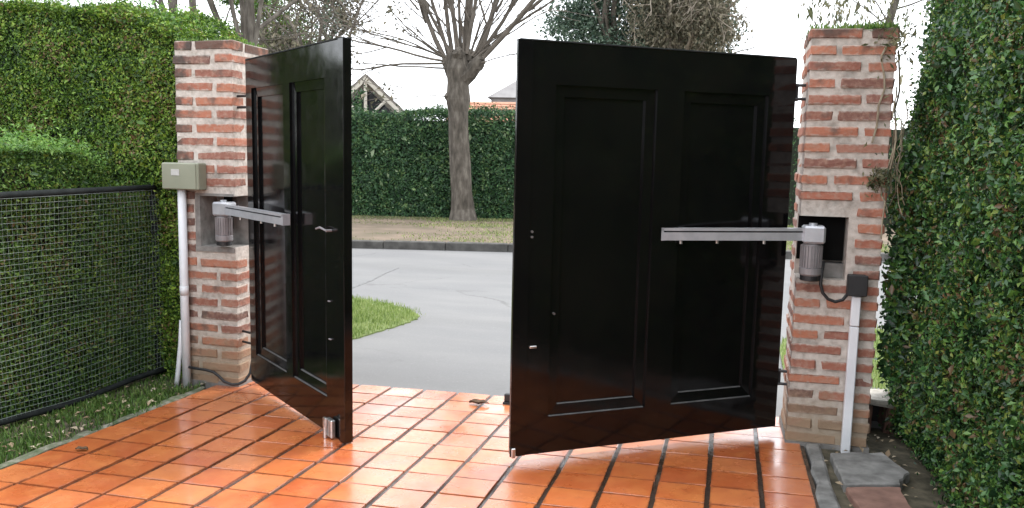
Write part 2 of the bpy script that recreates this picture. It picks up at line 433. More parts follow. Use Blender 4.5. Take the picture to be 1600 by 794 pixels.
def face_pts(n, o, u, v, nrm, depth, amp, s):
    """n random points on the parallelogram o + a u + b v, pushed in and out of the face"""
    a, b = rng.random(n), rng.random(n)
    P = np.array(o) + a[:, None] * np.array(u) + b[:, None] * np.array(v)
    nn = np.array(nrm, float)
    d = wob(P, s) * amp - rng.exponential(depth, n) + rng.exponential(depth * .35, n)
    return P + d[:, None] * nn, np.repeat(nn[None], n, 0)

# ------------------------------------------------------------------ setting: ground, drive, road, verges
G0, GX, GY = 0.1445, 0.0204, -0.0320
def gz(x, y): return G0 + GX * x + GY * y
Z_ROAD = -0.08
O_ST = np.array((-5.81, 11.985)); A_ST = math.radians(12.5)
D_ST = np.array((math.cos(A_ST), math.sin(A_ST))); N_ST = np.array((-math.sin(A_ST), math.cos(A_ST)))
def st(s, t, z): p = O_ST + s * D_ST + t * N_ST; return (p[0], p[1], z)

def grid(name, xs, ys, zf, mat, skirt=None):
    V = np.array([(x, y, zf(x, y)) for y in ys for x in xs]); nx = len(xs)
    F = [(j * nx + i, j * nx + i + 1, (j + 1) * nx + i + 1, (j + 1) * nx + i) for j in range(len(ys) - 1) for i in range(nx - 1)]
    mb = MB(); mb.add(V, F); return mb.build(name, mat)

struct(grid('ground', np.linspace(-400, 400, 9), np.linspace(-400, 400, 9), lambda x, y: -.30, M['soil']))
Y_END = 4.904
def road_z(x, y):
    t = min(max((y - Y_END) / 1.5, 0), 1); t = t * t * (3 - 2 * t)
    return (gz(x, Y_END) - .008) * (1 - t) + Z_ROAD * t
struct(grid('road', np.concatenate([np.linspace(-60, -3.6, 12), np.linspace(-3.3, .6, 14), np.linspace(1, 60, 12)]),
            np.concatenate([np.linspace(Y_END - .03, 6.5, 12), np.linspace(7.5, 34, 12)]),
            lambda x, y: road_z(min(max(x, -3.4), .7), y), M['road']))
# tar joint across the road
mb = MB(); pts = [(-4.02, 7.9), (-4.13, 8.51), (-4.15, 9.1), (-4.22, 9.6), (-4.26, 10.2)]
for i in range(len(pts) - 1):
    (x0, y0), (x1, y1) = pts[i], pts[i + 1]
    mb.box(0, 1, 0, 1, 0, 1); v = mb.v[-1]
    w = (.022, .02, .014, .008)[i]
    mb.v[-1] = np.array([(x0 + (x1 - x0) * a + (b - .5) * 2 * w, y0 + (y1 - y0) * a, Z_ROAD - .003 + c * .007) for a, b, c in v])
struct(mb.build('road_joint', M['crack']))

def sheet(name, poly, z, mat, thick=.1):
    """closed slab from a polygon, top at z"""
    n = len(poly); zz = z if callable(z) else (lambda x, y: z)
    V = [(x, y, zz(x, y)) for x, y in poly] + [(x, y, zz(x, y) - thick) for x, y in poly]
    F = [tuple(range(n)), tuple(range(2 * n - 1, n - 1, -1))] + [((i + 1) % n, i, i + n, (i + 1) % n + n) for i in range(n)]
    mb = MB(); mb.add(V, F); return mb.build(name, mat)

# far kerb (cast lengths), verge
kerb = None
mb = MB()
far_kerb_me = None
kv = MB().bbox(-.495, .495, 0, .16, -.1, .125, .012)
kme = kv.mesh('kerb_stone', M['kerbc'])
kerb = struct(put('kerb', MB().box(-.1, .1, -.05, .05, -.1, .0).mesh('kerb', M['kerbc'])))
kerb.location = st(-14.5, .1, Z_ROAD); kerb.rotation_euler = (0, 0, A_ST)
for i in range(30):
    k = put('kerb_stone', kme, kerb); k.location = (.5 + i + random.uniform(-.002, .002), -.1 + random.uniform(-.006, .006), random.uniform(-.006, .004))
struct(sheet('far_verge', [st(s, t, 0)[:2] for s, t in ((-40, .155), (45, .155), (45, 16), (-40, 16))], .03, M['verge'], .15))
n = 60000
s_, t_ = rng.uniform(-7, 9, n), .2 + rng.beta(1, .8, n) * 4.8
keep = wob(np.c_[s_ * 1, t_ * 2.5, s_ * 0], 1.2) + rng.normal(0, .45, n) > .75 - 1.0 * np.clip((s_ - .2) / 1.6, 0, 1) - .8 * np.clip((t_ - 4.1) / .7, 0, 1)
P = np.array([st(a, b, .028) for a, b in zip(s_[keep], t_[keep])])
blades(P, .028, .014, M['drygrass'], 'verge_grass', lean=.8)

n = 26000; s_, t_ = rng.uniform(.6, 9, n), .25 + rng.random(n) * 4.8
keep = wob(np.c_[s_, t_ * 2, s_ * 0], 1.6) + rng.normal(0, .5, n) > .5 - .6 * np.clip((s_ - .8) / 1.6, 0, 1); 
blades(np.array([st(a, b, .028) for a, b in zip(s_[keep], t_[keep])]), .035, .014, M['grass'], 'verge_grass', lean=.8)
# near verges either side of the apron
def arc(poly): return poly
nvl = [(-30, 5.0), (-3.14, 5.0), (-3.1, 5.4), (-3.02, 5.9), (-2.93, 6.35), (-2.83, 6.75), (-2.79, 7.05), (-2.82, 7.25), (-2.93, 7.42), (-3.1, 7.57), (-3.39, 7.74), (-3.84, 7.9), (-4.6, 8.1), (-8, 7.4), (-30, 2.6)]
def ragged(poly, amp, step):
    out = []
    for i in range(len(poly)):
        p, q = np.array(poly[i]), np.array(poly[(i + 1) % len(poly)]); L = np.hypot(*(q - p)); k = max(1, min(60, int(L / step)))
        for j in range(k): out.append(tuple(p + (q - p) * j / k + (rng.normal(0, amp, 2) if abs(p[0]) < 6 else 0)))
    return out
nvl_core = nvl; nvl = ragged(nvl, .012, .05)
nvr = [(.47, 5.0), (30, 5.0), (30, 13.6), (12, 9.9), (4, 8.6), (1.6, 8.2), (1.0, 8.0), (.68, 7.75), (.52, 7.4), (.46, 7.0), (.45, 6.3)]
struct(sheet('near_verge', nvl, -.068, M['lawn'], .1))
struct(sheet('near_verge', nvr, -.066, M['lawn'], .1))
def inpoly(P, poly):
    x, y = P[:, 0], P[:, 1]; r = np.zeros(len(P), bool); j = len(poly) - 1
    for i in range(len(poly)):
        (xi, yi), (xj, yj) = poly[i], poly[j]
        c = ((yi > y) != (yj > y)) & (x < (xj - xi) * (y - yi) / (yj - yi + 1e-12) + xi); r ^= c; j = i
    return r
P = np.c_[rng.uniform(-6.5, -2.7, 60000), rng.uniform(5.7, 8.2, 60000)]
P = P[inpoly(P + rng.normal(0, .035, P.shape), nvl_core)][:34000]
P = P[wob(np.c_[P * 3, P[:, :1]], 1.3) + rng.normal(0, .5, len(P)) > -.9]
blades(np.c_[P, np.full(len(P), -.069)], .04, .006, M['grass'], 'verge_grass')
P = np.c_[rng.uniform(.42, 2.6, 14000), rng.uniform(5.2, 8.5, 14000)]
P = P[inpoly(P, nvr)]
blades(np.c_[P, np.full(len(P), -.067)], .05, .007, M['grass'], 'verge_grass')

# driveway: dark grout bed, clay tiles laid in it
TX, TY, X0, Y0 = .2289, .2077, -3.004, 2.827
a0, a1, b0, b1 = -1, 15, -22, 10
xl, xr = X0 + a0 * TX, X0 + a1 * TX
drive = struct(sheet('driveway', [(xl - .01, Y0 + b0 * TY), (xr + .01, Y0 + b0 * TY), (xr + .01, Y_END), (xl - .01, Y_END)], lambda x, y: gz(x, y) - .009, M['grout'], .14))
JX, JY = .022, .011
def tile_mesh(k):
    mb = MB().bbox(-(TX - JX) / 2, (TX - JX) / 2, -(TY - JY) / 2, (TY - JY) / 2, -.03, .0, .0012)
    mb.v[0] += rng.normal(0, .0009, mb.v[0].shape) * (1, 1, .5)
    return mb.mesh('tile', M['tile'])
tmes = [tile_mesh(k) for k in range(6)]
far = MB()
slope = Matrix.Rotation(math.atan(-GX), 4, 'Y') @ Matrix.Rotation(math.atan(GY), 4, 'X')
for a in range(a0, a1):
    for b in range(b0, b1):
        cx, cy = X0 + (a + .5) * TX, Y0 + (b + .5) * TY
        if b >= -3:
            o = put('tile', tmes[random.randrange(6)], drive)
            o.matrix_local = Matrix.Translation((cx + random.gauss(0, .0012), cy + random.gauss(0, .0012), gz(cx, cy) + random.gauss(0, .0009))) @ slope @ \
                Matrix.Rotation(random.gauss(0, .004), 4, 'X') @ Matrix.Rotation(random.gauss(0, .004), 4, 'Y') @ Matrix.Rotation(random.gauss(0, .006), 4, 'Z')
        else:
            far.bbox(cx - (TX - JX) / 2, cx + (TX - JX) / 2, cy - (TY - JY) / 2, cy + (TY - JY) / 2, -.03, 0, .0035)
            far.v[-1][:, 2] += gz(cx, cy)
far.build('tile_field', M['tile'], drive, stuff=True)
# cement edgings along the tiles
def strip(name, x0, x1, y0, y1, up, mat, seg=40, jit=.008):
    mb = MB(); ys = np.linspace(y0, y1, seg); V = []
    for y in ys:
        jl, jr = rng.normal(0, jit, 2); h = up + rng.normal(0, .003)
        for x, z in ((x0 + jl, -.1), (x0 + jl, h - .008), (x0 + jl + .012, h), (x1 + jr * .4 - .012, h), (x1 + jr * .4, h - .008), (x1 + jr * .4, -.1)):
            V.append((x, y, gz(x, y) + z))
    F = [(i * 6 + j, i * 6 + j + 1, (i + 1) * 6 + j + 1, (i + 1) * 6 + j) for i in range(seg - 1) for j in range(5)] + [(5, 4, 3, 2, 1, 0), tuple((seg - 1) * 6 + j for j in range(6))]
    mb.add(V, F); return struct(mb.build(name, mat))
strip('left_edging', xl - .065, xl - .012, -1, 4.55, .0, M['edging'], 60, .014)
strip('right_edging', xr + .012, xr + .088, -1, 4.40, .004, M['slab'])
struct(sheet('left_bed', [(-9, -3), (xl - .07, -3), (xl - .07, 5.0), (-9, 5.0)], lambda x, y: gz(max(x, -4), y) - .018, M['soil'], .12))
struct(sheet('right_bed', [(xr + .075, -3), (6, -3), (6, 5.0), (xr + .075, 5.0)], lambda x, y: gz(min(x, 1.2), y) - .016, M['soil'], .12))

# ------------------------------------------------------------------ brick pillars
def brick_mesh(l, d, h):
    mb = MB().bbox(-l / 2, l / 2, -d / 2, d / 2, -h / 2, h / 2, .0055)
    mb.v[0] += rng.normal(0, .0026, mb.v[0].shape)
    return mb.mesh('brick', M['brick'])

def pillar(label, x0, y0, W, D, zb, zt, n, recess):
    """pinwheel bond pillar; recess = (x_lo, x_hi, z_lo, z_hi) notch in the front face, depth .2"""
    t = thing('brick_pillar', label, 'pillar', (x0, y0, zb), 0, 'brick gate pillars')
    H = zt - zb; ch = H / n; bh = ch - .031; bd = .125; J = .030; inset = .006; rd = .2
    rx0, rx1, rz0, rz1 = recess[0] - x0, recess[1] - x0, recess[2] - zb, recess[3] - zb
    left_open = rx0 <= .02
    # mortar body, cut round the recess
    mb = MB(); i = inset
    def mbox(ax, bx, ay, by, az, bz):
        nx, nz = max(2, int((bx - ax) / .06)), max(2, int((bz - az) / .06))
        mb.box(ax, bx, ay, by, az, bz)
    mbox(i, W - i, i, D - i, -.12, rz0); mbox(i, W - i, i, D - i, rz1, H - .02)
    mbox(i, W - i, rd, D - i, rz0, rz1)
    if left_open: mbox(rx1, W - i, i, rd, rz0, rz1)
    else: mbox(i, rx0, i, rd, rz0, rz1)
    mb.build('mortar', M['mortar'], t)
    mes = {}
    def br(l, d):
        key = (round(l, 3), round(d, 3))
        if key not in mes: mes[key] = [brick_mesh(l, d, bh) for _ in range(4)]
        return random.choice(mes[key])
    for k in range(n):
        z = (k + .5) * ch; ev = k % 2 == 0
        spans = []
        LX, LY = W - bd - J, D - bd - J
        # each entry: x0, x1, y0, y1
        if ev:
            spans = [(0, LX, 0, bd), (W - bd, W, 0, LY), (W - LX, W, D - bd, D), (0, bd, D - LY, D)]
        else:
            spans = [(W - LX, W, 0, bd), (W - bd, W, D - LY, D), (0, LX, D - bd, D), (0, bd, 0, LY)]
        for (a, b, c, d) in spans:
            if z + bh / 2 > rz0 - .005 and z - bh / 2 < rz1 + .005 and c < rd and b > rx0 and a < rx1:
                if left_open: a2, b2 = max(a, rx1 + .035), b
                else: a2, b2 = a, min(b, rx0 - .03)
                if left_open and b <= rx1 + .06: 
                    if d > rd + .06: c = rd + .02; a2, b2 = a, b
                    else: continue
                elif not left_open and a >= rx0 - .06:
                    if d > rd + .06: c = rd + .02; a2, b2 = a, b
                    else: continue
                a, b = a2, b2
                if b - a < .05: continue
            l, dd = b - a, d - c
            if k >= n - 1: pass
            if dd > l: o = put('brick', br(dd, l), t); rz = math.pi / 2
            else: o = put('brick', br(l, dd), t); rz = 0
            if random.random() < .5: rz += math.pi
            o.location = ((a + b) / 2 + random.gauss(0, .0025), (c + d) / 2 + random.gauss(0, .002), z + random.gauss(0, .0025))
            o.rotation_euler = (random.gauss(0, .006), random.gauss(0, .008), rz + random.gauss(0, .008))
    return t, ch

LX0, LY0, LW, LD = -3.475, 4.615, .425, .43
RX0, RY0, RW_, RD = .348, 4.42, .402, .42
p_left, chL = pillar('left brick gate pillar carrying the grey green box, beside the clipped hedge', LX0, LY0, LW, LD, -.075, 2.175, 26, (-3.317, -2.9, .853, 1.184))
p_right, chR = pillar('right brick gate pillar with the black recess, next to the tall dark hedge', RX0, RY0, RW_, RD, .004, 2.15, 27, (.2, .585, .885, 1.208))
# rendered reveals of the recesses
mb = MB(); r = .204
mb.box(.158 - .03, .164, .002, .184, .93, 1.255); mb.box(.1642, .415, .185, .203, .93, 1.255); mb.box(.128, .412, -.003, .186, .895, .9295); mb.box(.128, .412, .004, .186, 1.2555, 1.272)
mb.build('recess_render', M['greyrend'], p_left)
mb = MB(); mb.box(.12, .237, .09, .19, .883, .956)
mb.build('recess_render', M['greyrend'], p_right)
mb = MB(); mb.box(.0, .402, .0, .42, -.09, .018); mb.v[0] += rng.normal(0, .004, mb.v[0].shape) + np.where(mb.v[0] > .2, .006, -.008) * (1, 1, 0)
mb.build('footing', M['greyrend'], p_right)
mb = MB(); mb.box(.0, .425, .0, .43, -.09, .025); mb.v[0] += rng.normal(0, .004, mb.v[0].shape) + np.where(mb.v[0] > .2, .006, -.008) * (1, 1, 0)
mb.build('footing', M['greyrend'], p_left)
# moss and dry weeds on the pillar tops
P = np.c_[rng.uniform(.0, .42, 700), rng.uniform(0, .42, 700), np.full(700, 2.25 - .012)]
blades(P, .018, .006, M['moss'], 'moss', p_left)
P = np.c_[rng.uniform(.0, .4, 900), rng.uniform(0, .41, 900), np.full(900, 2.146 - .012)]
P = np.concatenate([P, np.c_[rng.normal(.3, .05, 700), rng.normal(.08, .06, 700), np.full(700, 2.13)]])
blades(P, .03, .006, M['moss'], 'moss', p_right)

# ------------------------------------------------------------------ gates
def gate(label, hinge, ang, L, H, side, nrm_sign, panels, zrails, edge):
    """leaf in local x = hinge to free edge; front at nrm_sign * y"""
    t = thing('gate_leaf', label, 'gate', hinge, ang, 'black gate leaves')
    s = nrm_sign; T = .045
    def B(name, x0, x1, z0, z1, f0, f1, mat='gate', bev=.0006):
        y = sorted((s * f0, s * f1))
        return MB().bbox(x0, x1, y[0], y[1], z0, z1, bev).build(name, M[mat], t)
    zb, zt = zrails
    xs = [0] + [v for p in panels for v in p] + [L]
    for i in range(0, len(xs), 2):
        B('stile', xs[i], xs[i + 1], 0, H, -T / 2, T / 2, bev=1e-5)
    for (x0, x1) in panels:
        B('rail', x0, x1, 0, zb, -T / 2, T / 2, bev=1e-5)
        B('rail', x0, x1, zt, H, -T / 2, T / 2, bev=1e-5)
        m = .052
        # moulding: a sloping ring of four mitred faces, then the flat field
        f0, f1 = T / 2 - .016, T / 2 - .020
        o = [(x0, zb), (x1, zb), (x1, zt), (x0, zt)]
        inn = [(x0 + m, zb + m), (x1 - m, zb + m), (x1 - m, zt - m), (x0 + m, zt - m)]
        V = [(x, s * f0, z) for x, z in o] + [(x, s * f1, z) for x, z in inn] + [(x, s * (f1 - .014), z) for x, z in inn]
        F = [((i + 1) % 4, i, i + 4, (i + 1) % 4 + 4) for i in range(4)] + [((i + 1) % 4 + 4, i + 4, i + 8, (i + 1) % 4 + 8) for i in range(4)]
        if s < 0: F = [q[::-1] for q in F]
        mb = MB(); mb.add(V, F); mb.build('moulding', M['gate'], t)
        # nosings with dust and a painted sky glint on the two sill ledges
        for (xa, xb, z, ff) in ((x0 + .004, x1 - .004, zb, T / 2 - .004), (x0 + m + .004, x1 - m - .004, zb + m, f1 - .003)):
            yy = sorted((s * ff, s * (ff - .014)))
            MB().bbox(xa, xb, yy[0], yy[1], z - .005, z + .004, .0035).build('sill_nosing', M['dusty'], t)
        B('panel', x0 - .0, x1 + .0, zb, zt, -T / 2 + .008, f1 - .0135, bev=.0005)
    # closing strip on the free edge
    B('closing_strip', L - edge, L + .012, .0, H + .002, T / 2 - .001, T / 2 + .006)
    # sheet drip cap along the top
    B('top_cap', .01, L, H - .001, H + .006, -T / 2 - .004, T / 2 + .005, 'fence', .001)
    # strap hinges
    for z in (.27, 1.79):
        h = MB(); h.tube([(-.02, 0, z - .045), (-.02, 0, z + .045)], .012, 10)
        h.box(-.02, .03, -.006, .006, z - .03, z + .03)
        h.build('hinge', M['blackpl'], t)
    return t, B

HR = (.2887, 4.573, .048); aR = math.radians(-144.976)
g_right, BR = gate('right black panelled gate leaf, seen almost face on', HR, aR, 1.528, 1.958, 1, 1, [(.165, .662), (.812, 1.346)], (.180, 1.765), .066)
HL = (-2.940, 4.627, -.008); aL = math.radians(-38.61)
g_left, BL = gate('left black panelled gate leaf, seen steeply and mirroring the brick pillar', HL, aL, 1.409, 2.040, 1, -1, [(.10, .62), (.715, 1.19)], (.19, 1.865), .045)
# hinge pins into the pillars
def hook(parent, pts): 
    MB().tube(pts, .008, 8).build('hinge_bracket', M['blackpl'], parent)
def loc2(hinge, ang, p):
    d = np.array(p, float) - np.array(hinge); c, s = math.cos(-ang), math.sin(-ang)
    return (c * d[0] - s * d[1], s * d[0] + c * d[1], d[2])
for z in (.318, 1.838):
    for dz in (-.035, .035):
        hook(g_right, [loc2(HR, aR, q) for q in ((.2887, 4.573, z + dz), (.33, 4.57, z + dz), (.375, 4.57, z + dz))])
for z in (.262, 1.782):
    for dz in (-.035, .035):
        hook(g_left, [loc2(HL, aL, q) for q in ((-2.94, 4.627, z + dz), (-3.0, 4.65, z + dz), (-3.07, 4.68, z + dz))])
# fittings, right leaf
for x, z in ((1.452, 1.085), (1.452, 1.06), (1.33, .69)):
    mb = MB(); mb.tube([(x, .02, z), (x, .0335, z)], .006, 10); mb.build('bolt_head', M['dusty'], g_right)
mb = MB(); mb.bbox(1.416, 1.451, .024, .0335, .527, .539, .002); mb.build('lock_slot', M['steel'], g_right)
mb = MB(); mb.bbox(1.514, 1.536, .0285, .042, -.004, .045, .004); mb.build('foot_catch', M['steel'], g_right)
# fittings, left leaf: drop bolt at the foot, handle, keyhole plates
db = MB()
db.bbox(1.245, 1.315, -.056, -.0285, -.0, .1, .006)
db.build('drop_bolt', M['steel'], g_left)
mb = MB(); mb.tube([(1.258, -.064, -.006), (1.258, -.064, .085)], .011, 10); mb.bbox(1.243, 1.275, -.072, -.0565, .055, .105, .003)
mb.build('bolt_rod', M['steel'], bpy.data.objects.get('drop_bolt'))
mb = MB(); mb.tube([(1.12, -.045, 1.088), (1.18, -.05, 1.10), (1.265, -.052, 1.09)], [.005, .006, .005], 8); mb.tube([(1.262, -.02, 1.09), (1.262, -.054, 1.09)], .007, 8)
mb.build('handle', M['aludk'], g_left)
mb = MB(); mb.bbox(1.228, 1.25, -.033, -.0225, .715, .721, .002); mb.build('keyhole_plate', M['aludk'], g_left)
mb = MB(); mb.bbox(1.235, 1.262, -.033, -.0225, .515, .521, .002); mb.build('keyhole_plate', M['aludk'], g_left)

# ------------------------------------------------------------------ gate operators
def operator(label, ax, ay, zc, end, side):
    """ribbed motor hanging under a bracket, slotted rail out to the gate"""
    t = thing('gate_operator', label, 'gate motor', (ax, ay, zc), 0, 'gate operators on the pillars')
    r = .053
    mb = MB(); prof = [(r * .9, -.165), (r * 1.02, -.157), (r * 1.02, -.128), (r * .9, -.124), (r * .9, -.01), (r * .72, 0.0)]
    mb.lathe(prof, 24); 
    for k in range(22):
        a = 2 * math.pi * k / 22; c, s = math.cos(a), math.sin(a)
        m = np.array(((c, -s, 0), (s, c, 0), (0, 0, 1)))
        mb.box(r * .85, r * 1.02, -.0022, .0022, -.123, -.012, m)
    mo = mb.build('motor', M['aludk'], t)
    mb = MB(); mb.lathe([(r * .8, -.192), (r * .92, -.188), (r * .92, -.1652), (r * .8, -.1651)], 24); mb.build('motor_base', M['blackpl'], mo)
    mb = MB(); mb.bbox(-.05, .058, -.055, .06, .0, .088, .01); mb.build('gearbox', M['alu'], t)
    mb = MB(); mb.tube([(.0, .0, .088), (.0, .0, .1)], .02, 12); mb.build('pivot_cap', M['alu'], t)
    mb = MB(); mb.box(-.06 if side > 0 else -.092, .168 if side > 0 else -.03, .14, .15, -.10, .125)
    mb.build('back_plate', M['jet'], t)  # near-black plate set in the recess behind the motor
    mb = MB(); mb.box(-.03, .03, .06, .141, .02, .06); mb.build('mounting_arm', M['blackpl'], t)
    # rail
    e = np.array(end, float) - (ax, ay, zc); s0 = np.array((0, 0, .045))
    d = e - s0; Lr = np.linalg.norm(d); u = d / Lr
    w = np.cross(u, (0, 0, 1)); w /= np.linalg.norm(w)
    if w[1] > 0: w = -w                      # towards the drive
    up = np.cross(u, w); up = up if up[2] > 0 else -up
    def sec(y0, y1, z0, z1, l0=0, l1=1):
        V = [s0 + u * Lr * l + w * y + up * z for l in (l0, l1) for y in (y0, y1) for z in (z0, z1)]
        return V, [(0, 1, 3, 2), (4, 6, 7, 5), (0, 4, 5, 1), (2, 3, 7, 6), (0, 2, 6, 4), (1, 5, 7, 3)]
    mb = MB(); mb.add(*sec(-.024, .012, -.031, .029, .06, 1)); mb.add(*sec(.0121, .021, -.032, .008, .06, .999)); mb.add(*sec(.0121, .022, .016, .030, .06, 1.001))
    mb.build('rail', M['alu'], t)
    mb = MB(); mb.add(*sec(.0125, .0145, .008, .016, .07, .995)); mb.build('rail_slot', M['blackpl'], t)
    mb = MB(); mb.add(*sec(-.022, .022, -.033, .031, .975, 1.004)); mb.build('end_cap', M['alu'], t)
    for f, q in ((.86, .010), (.62, -.004), (.32, .010)):
        p = s0 + u * Lr * f + w * q
        mb = MB(); mb.tube([p - up * .03, p - up * .05], .008, 10); mb.build('rail_screw', M['steel'], t)
    # bracket that ties the rail to the leaf
    p = s0 + u * Lr * .8
    mb = MB(); mb.add(*sec(-.05, -.02, -.02, .02, .86, .93)); mb.build('gate_bracket', M['fence'], t)
    return t
operator('grey gate motor with long level arm reaching across the right gate leaf', .412, 4.375, 1.076, (-.333, 4.138, 1.111), 1)
operator('grey gate motor in the left pillar with arm foreshortened towards the camera', -3.125, 4.60, 1.06, (-2.405, 4.13, 1.098), -1)
# deep dark hollow behind the right motor
# ------------------------------------------------------------------ boxes, conduits, cables
t = thing('control_box', 'grey green metal control box on the left brick pillar', 'box', (-3.385, 4.6, 1.305))
MB().bbox(-.135, .135, -.075, .012, -.085, .085, .006).build('housing', M['boxg'], t)
MB().bbox(-.13, .118, -.081, -.0755, -.08, .08, .002).build('lid', M['boxg'], t)
MB().bbox(-.06, -.0, -.0835, -.0815, .005, .045, .0004).build('sticker', M['print_'], t)
t = thing('conduit_pipe', 'wide white conduit pipe running from the grey green box down to the ground', 'pipe', (-3.415, 4.575, -.07), 0, 'white conduit pipes')
MB().tube([(0, 0, -.05), (.0, 0, .6), (.0, .005, 1.295)], .027, 14).build('pipe', M['pvc'], t, True)
MB().tube([(0, 0, .60), (0, 0, .66)], .0285, 14).build('coupling', M['pvc'], t, True)
o = MB().tube([(-3.49, 4.56, -.12), (-3.475, 4.565, 0.0), (-3.452, 4.57, .2), (-3.445, 4.575, .36)], [.016, .016, .015, .012], 12).build('conduit_pipe', M['pvc'], None, True)
tag(o, 'thin white conduit splayed against the foot of the wide white pipe', 'pipe', 'white conduit pipes')
t = thing('conduit_pipe', 'square white conduit from the black junction box down the right pillar', 'pipe', (.64, 4.385, .0), 0, 'white conduit pipes')
MB().bbox(-.022, .022, -.018, .022, -.03, .66, .004).build('pipe', M['pvc'], t)
MB().bbox(-.0215, .0215, -.017, .022, .664, .815, .004).build('coupling', M['pvc'], t)
t = thing('junction_box', 'small black junction box at the top of the right white conduit', 'junction box', (.638, 4.39, .872))
MB().bbox(-.045, .045, -.03, .028, -.05, .052, .006).build('housing', M['blackpl'], t)
MB().bbox(-.047, .047, -.041, -.031, -.052, .054, .004).build('lid', M['blackpl'], t)
o = MB().tube([(.475, 4.40, .98), (.468, 4.375, .93), (.465, 4.37, .87), (.478, 4.37, .825), (.505, 4.37, .795), (.54, 4.37, .783), (.575, 4.372, .795), (.602, 4.38, .83)], .0085, 8).build('cable', M['blackpl'], None, True)
tag(o, 'black cable looping from the right motor to the junction box', 'cable')
o = MB().tube([(-3.40, 4.57, .05), (-3.34, 4.57, .045), (-3.27, 4.575, .04), (-3.21, 4.575, .03), (-3.17, 4.575, .005), (-3.13, 4.57, -.025), (-3.07, 4.57, -.04), (-3.03, 4.58, -.035), (-2.995, 4.60, -.015), (-2.975, 4.63, .03), (-2.975, 4.66, .11), (-2.98, 4.685, .22)], .0095, 8).build('cable', M['blackpl'], None, True)
tag(o, 'black cable sagging across the foot of the left pillar', 'cable')

# ------------------------------------------------------------------ paving pieces and debris by the right pillar
def rough_slab(label, poly, top, thick, mat, group=None):
    n = len(poly); c = np.mean(poly, 0)
    out = []; 
    for i in range(n):
        p, q = np.array(poly[i]), np.array(poly[(i + 1) % n])
        for k in range(5): out.append(p + (q - p) * k / 5 + rng.normal(0, .004, 2))
    out = np.array(out); m = len(out); ins = c + (out - c) * .965
    zz = lambda p, d: gz(p[0], p[1]) + d
    V = [(p[0], p[1], zz(p, top - thick)) for p in out] + [(p[0], p[1], zz(p, top - .008)) for p in out] + [(p[0], p[1], zz(p, top)) for p in ins]
    F = [((i + 1) % m + r * m, i + r * m, i + (r + 1) * m, (i + 1) % m + (r + 1) * m)[::-1] for r in (0, 1) for i in range(m)] + [tuple(2 * m + i for i in range(m)), tuple(range(m))[::-1]]
    mb = MB(); mb.add(V, F); o = mb.build('paving_slab', mat); return tag(o, label, 'slab', group)
rough_slab('cracked grey stone slab on the soil in front of the right pillar', [(.545, 4.22), (.80, 4.30), (.865, 4.02), (.80, 3.86), (.56, 3.79)], .028, .05, M['slab'], 'loose slabs')
rough_slab('reddish slab in front of the cracked grey slab, cut by the bottom edge of the photo', [(.56, 3.775), (.80, 3.845), (.80, 3.5), (.6, 3.45)], .016, .05, M['redslab'], 'loose slabs')
t = thing('masonry_stub', 'low broken masonry stub with pale top between right pillar and hedge', 'masonry', (.86, 4.86, .0))
mb = MB(); mb.bbox(-.07, -.035, -.06, .2, -.06, .14, .01); mb.bbox(.035, .08, -.05, .2, -.06, .15, .012); mb.v = [v + rng.normal(0, .006, v.shape) for v in mb.v]
mb.build('side_wall', M['stub'], t)
MB().box(-.036, .036, .15, .19, -.06, .139).build('back_wall', M['dark'], t)  # dark panel added so the hollow looks shaded
mb = MB(); mb.bbox(-.075, .085, -.065, .2, .141, .175, .01); mb.v[0] += rng.normal(0, .005, mb.v[0].shape); mb.build('cap', M['pale'], t)
def crumple(name, label, x, y, L, W, mat, h=.018):
    n = 7; V = []
    for i in range(n):
        u = i / (n - 1) * 2 - 1
        for j in (-1, 0, 1):
            V.append((u * L / 2, j * W / 2 * (1 - u * u * .85) + random.gauss(0, W * .06), .004 + h * (.4 + .6 * abs(j)) * (1 - .3 * u * u) + random.gauss(0, h * .15)))
    F = [(i * 3 + j, (i + 1) * 3 + j, (i + 1) * 3 + j + 1, i * 3 + j + 1) for i in range(n - 1) for j in (0, 1)]
    V += [(x_, y_, z_ - .0015) for x_, y_, z_ in V[:]]; m = n * 3
    F += [tuple(k + m for k in q[::-1]) for q in F[:]]
    mb = MB(); mb.add(V, F); o = mb.build(name, mat); o.location = (x, y, gz(x, y)); return tag(o, label, 'leaf', 'dead leaves on the tiles')
crumple('dead_leaf', 'curled brown dead leaf on the tiles near the street edge', -1.415, 4.655, .125, .06, M['deadleaf'], .022)
crumple('dead_leaf', 'dark dead leaf lying on the left border tiles', -3.06, 3.27, .06, .035, M['deadleaf'], .014).rotation_euler = (0, 0, .4)
t = thing('gate_stop', 'small black gate stop on the tiles just behind the right gate edge', 'gate stop', (-1.235, 4.735, gz(-1.235, 4.735)))
MB().bbox(-.045, .05, -.03, .03, 0, .012, .002).build('base_plate', M['blackpl'], t)
MB().bbox(-.04, .03, -.015, .015, .0125, .06, .004).build('stop_block', M['blackpl'], t)

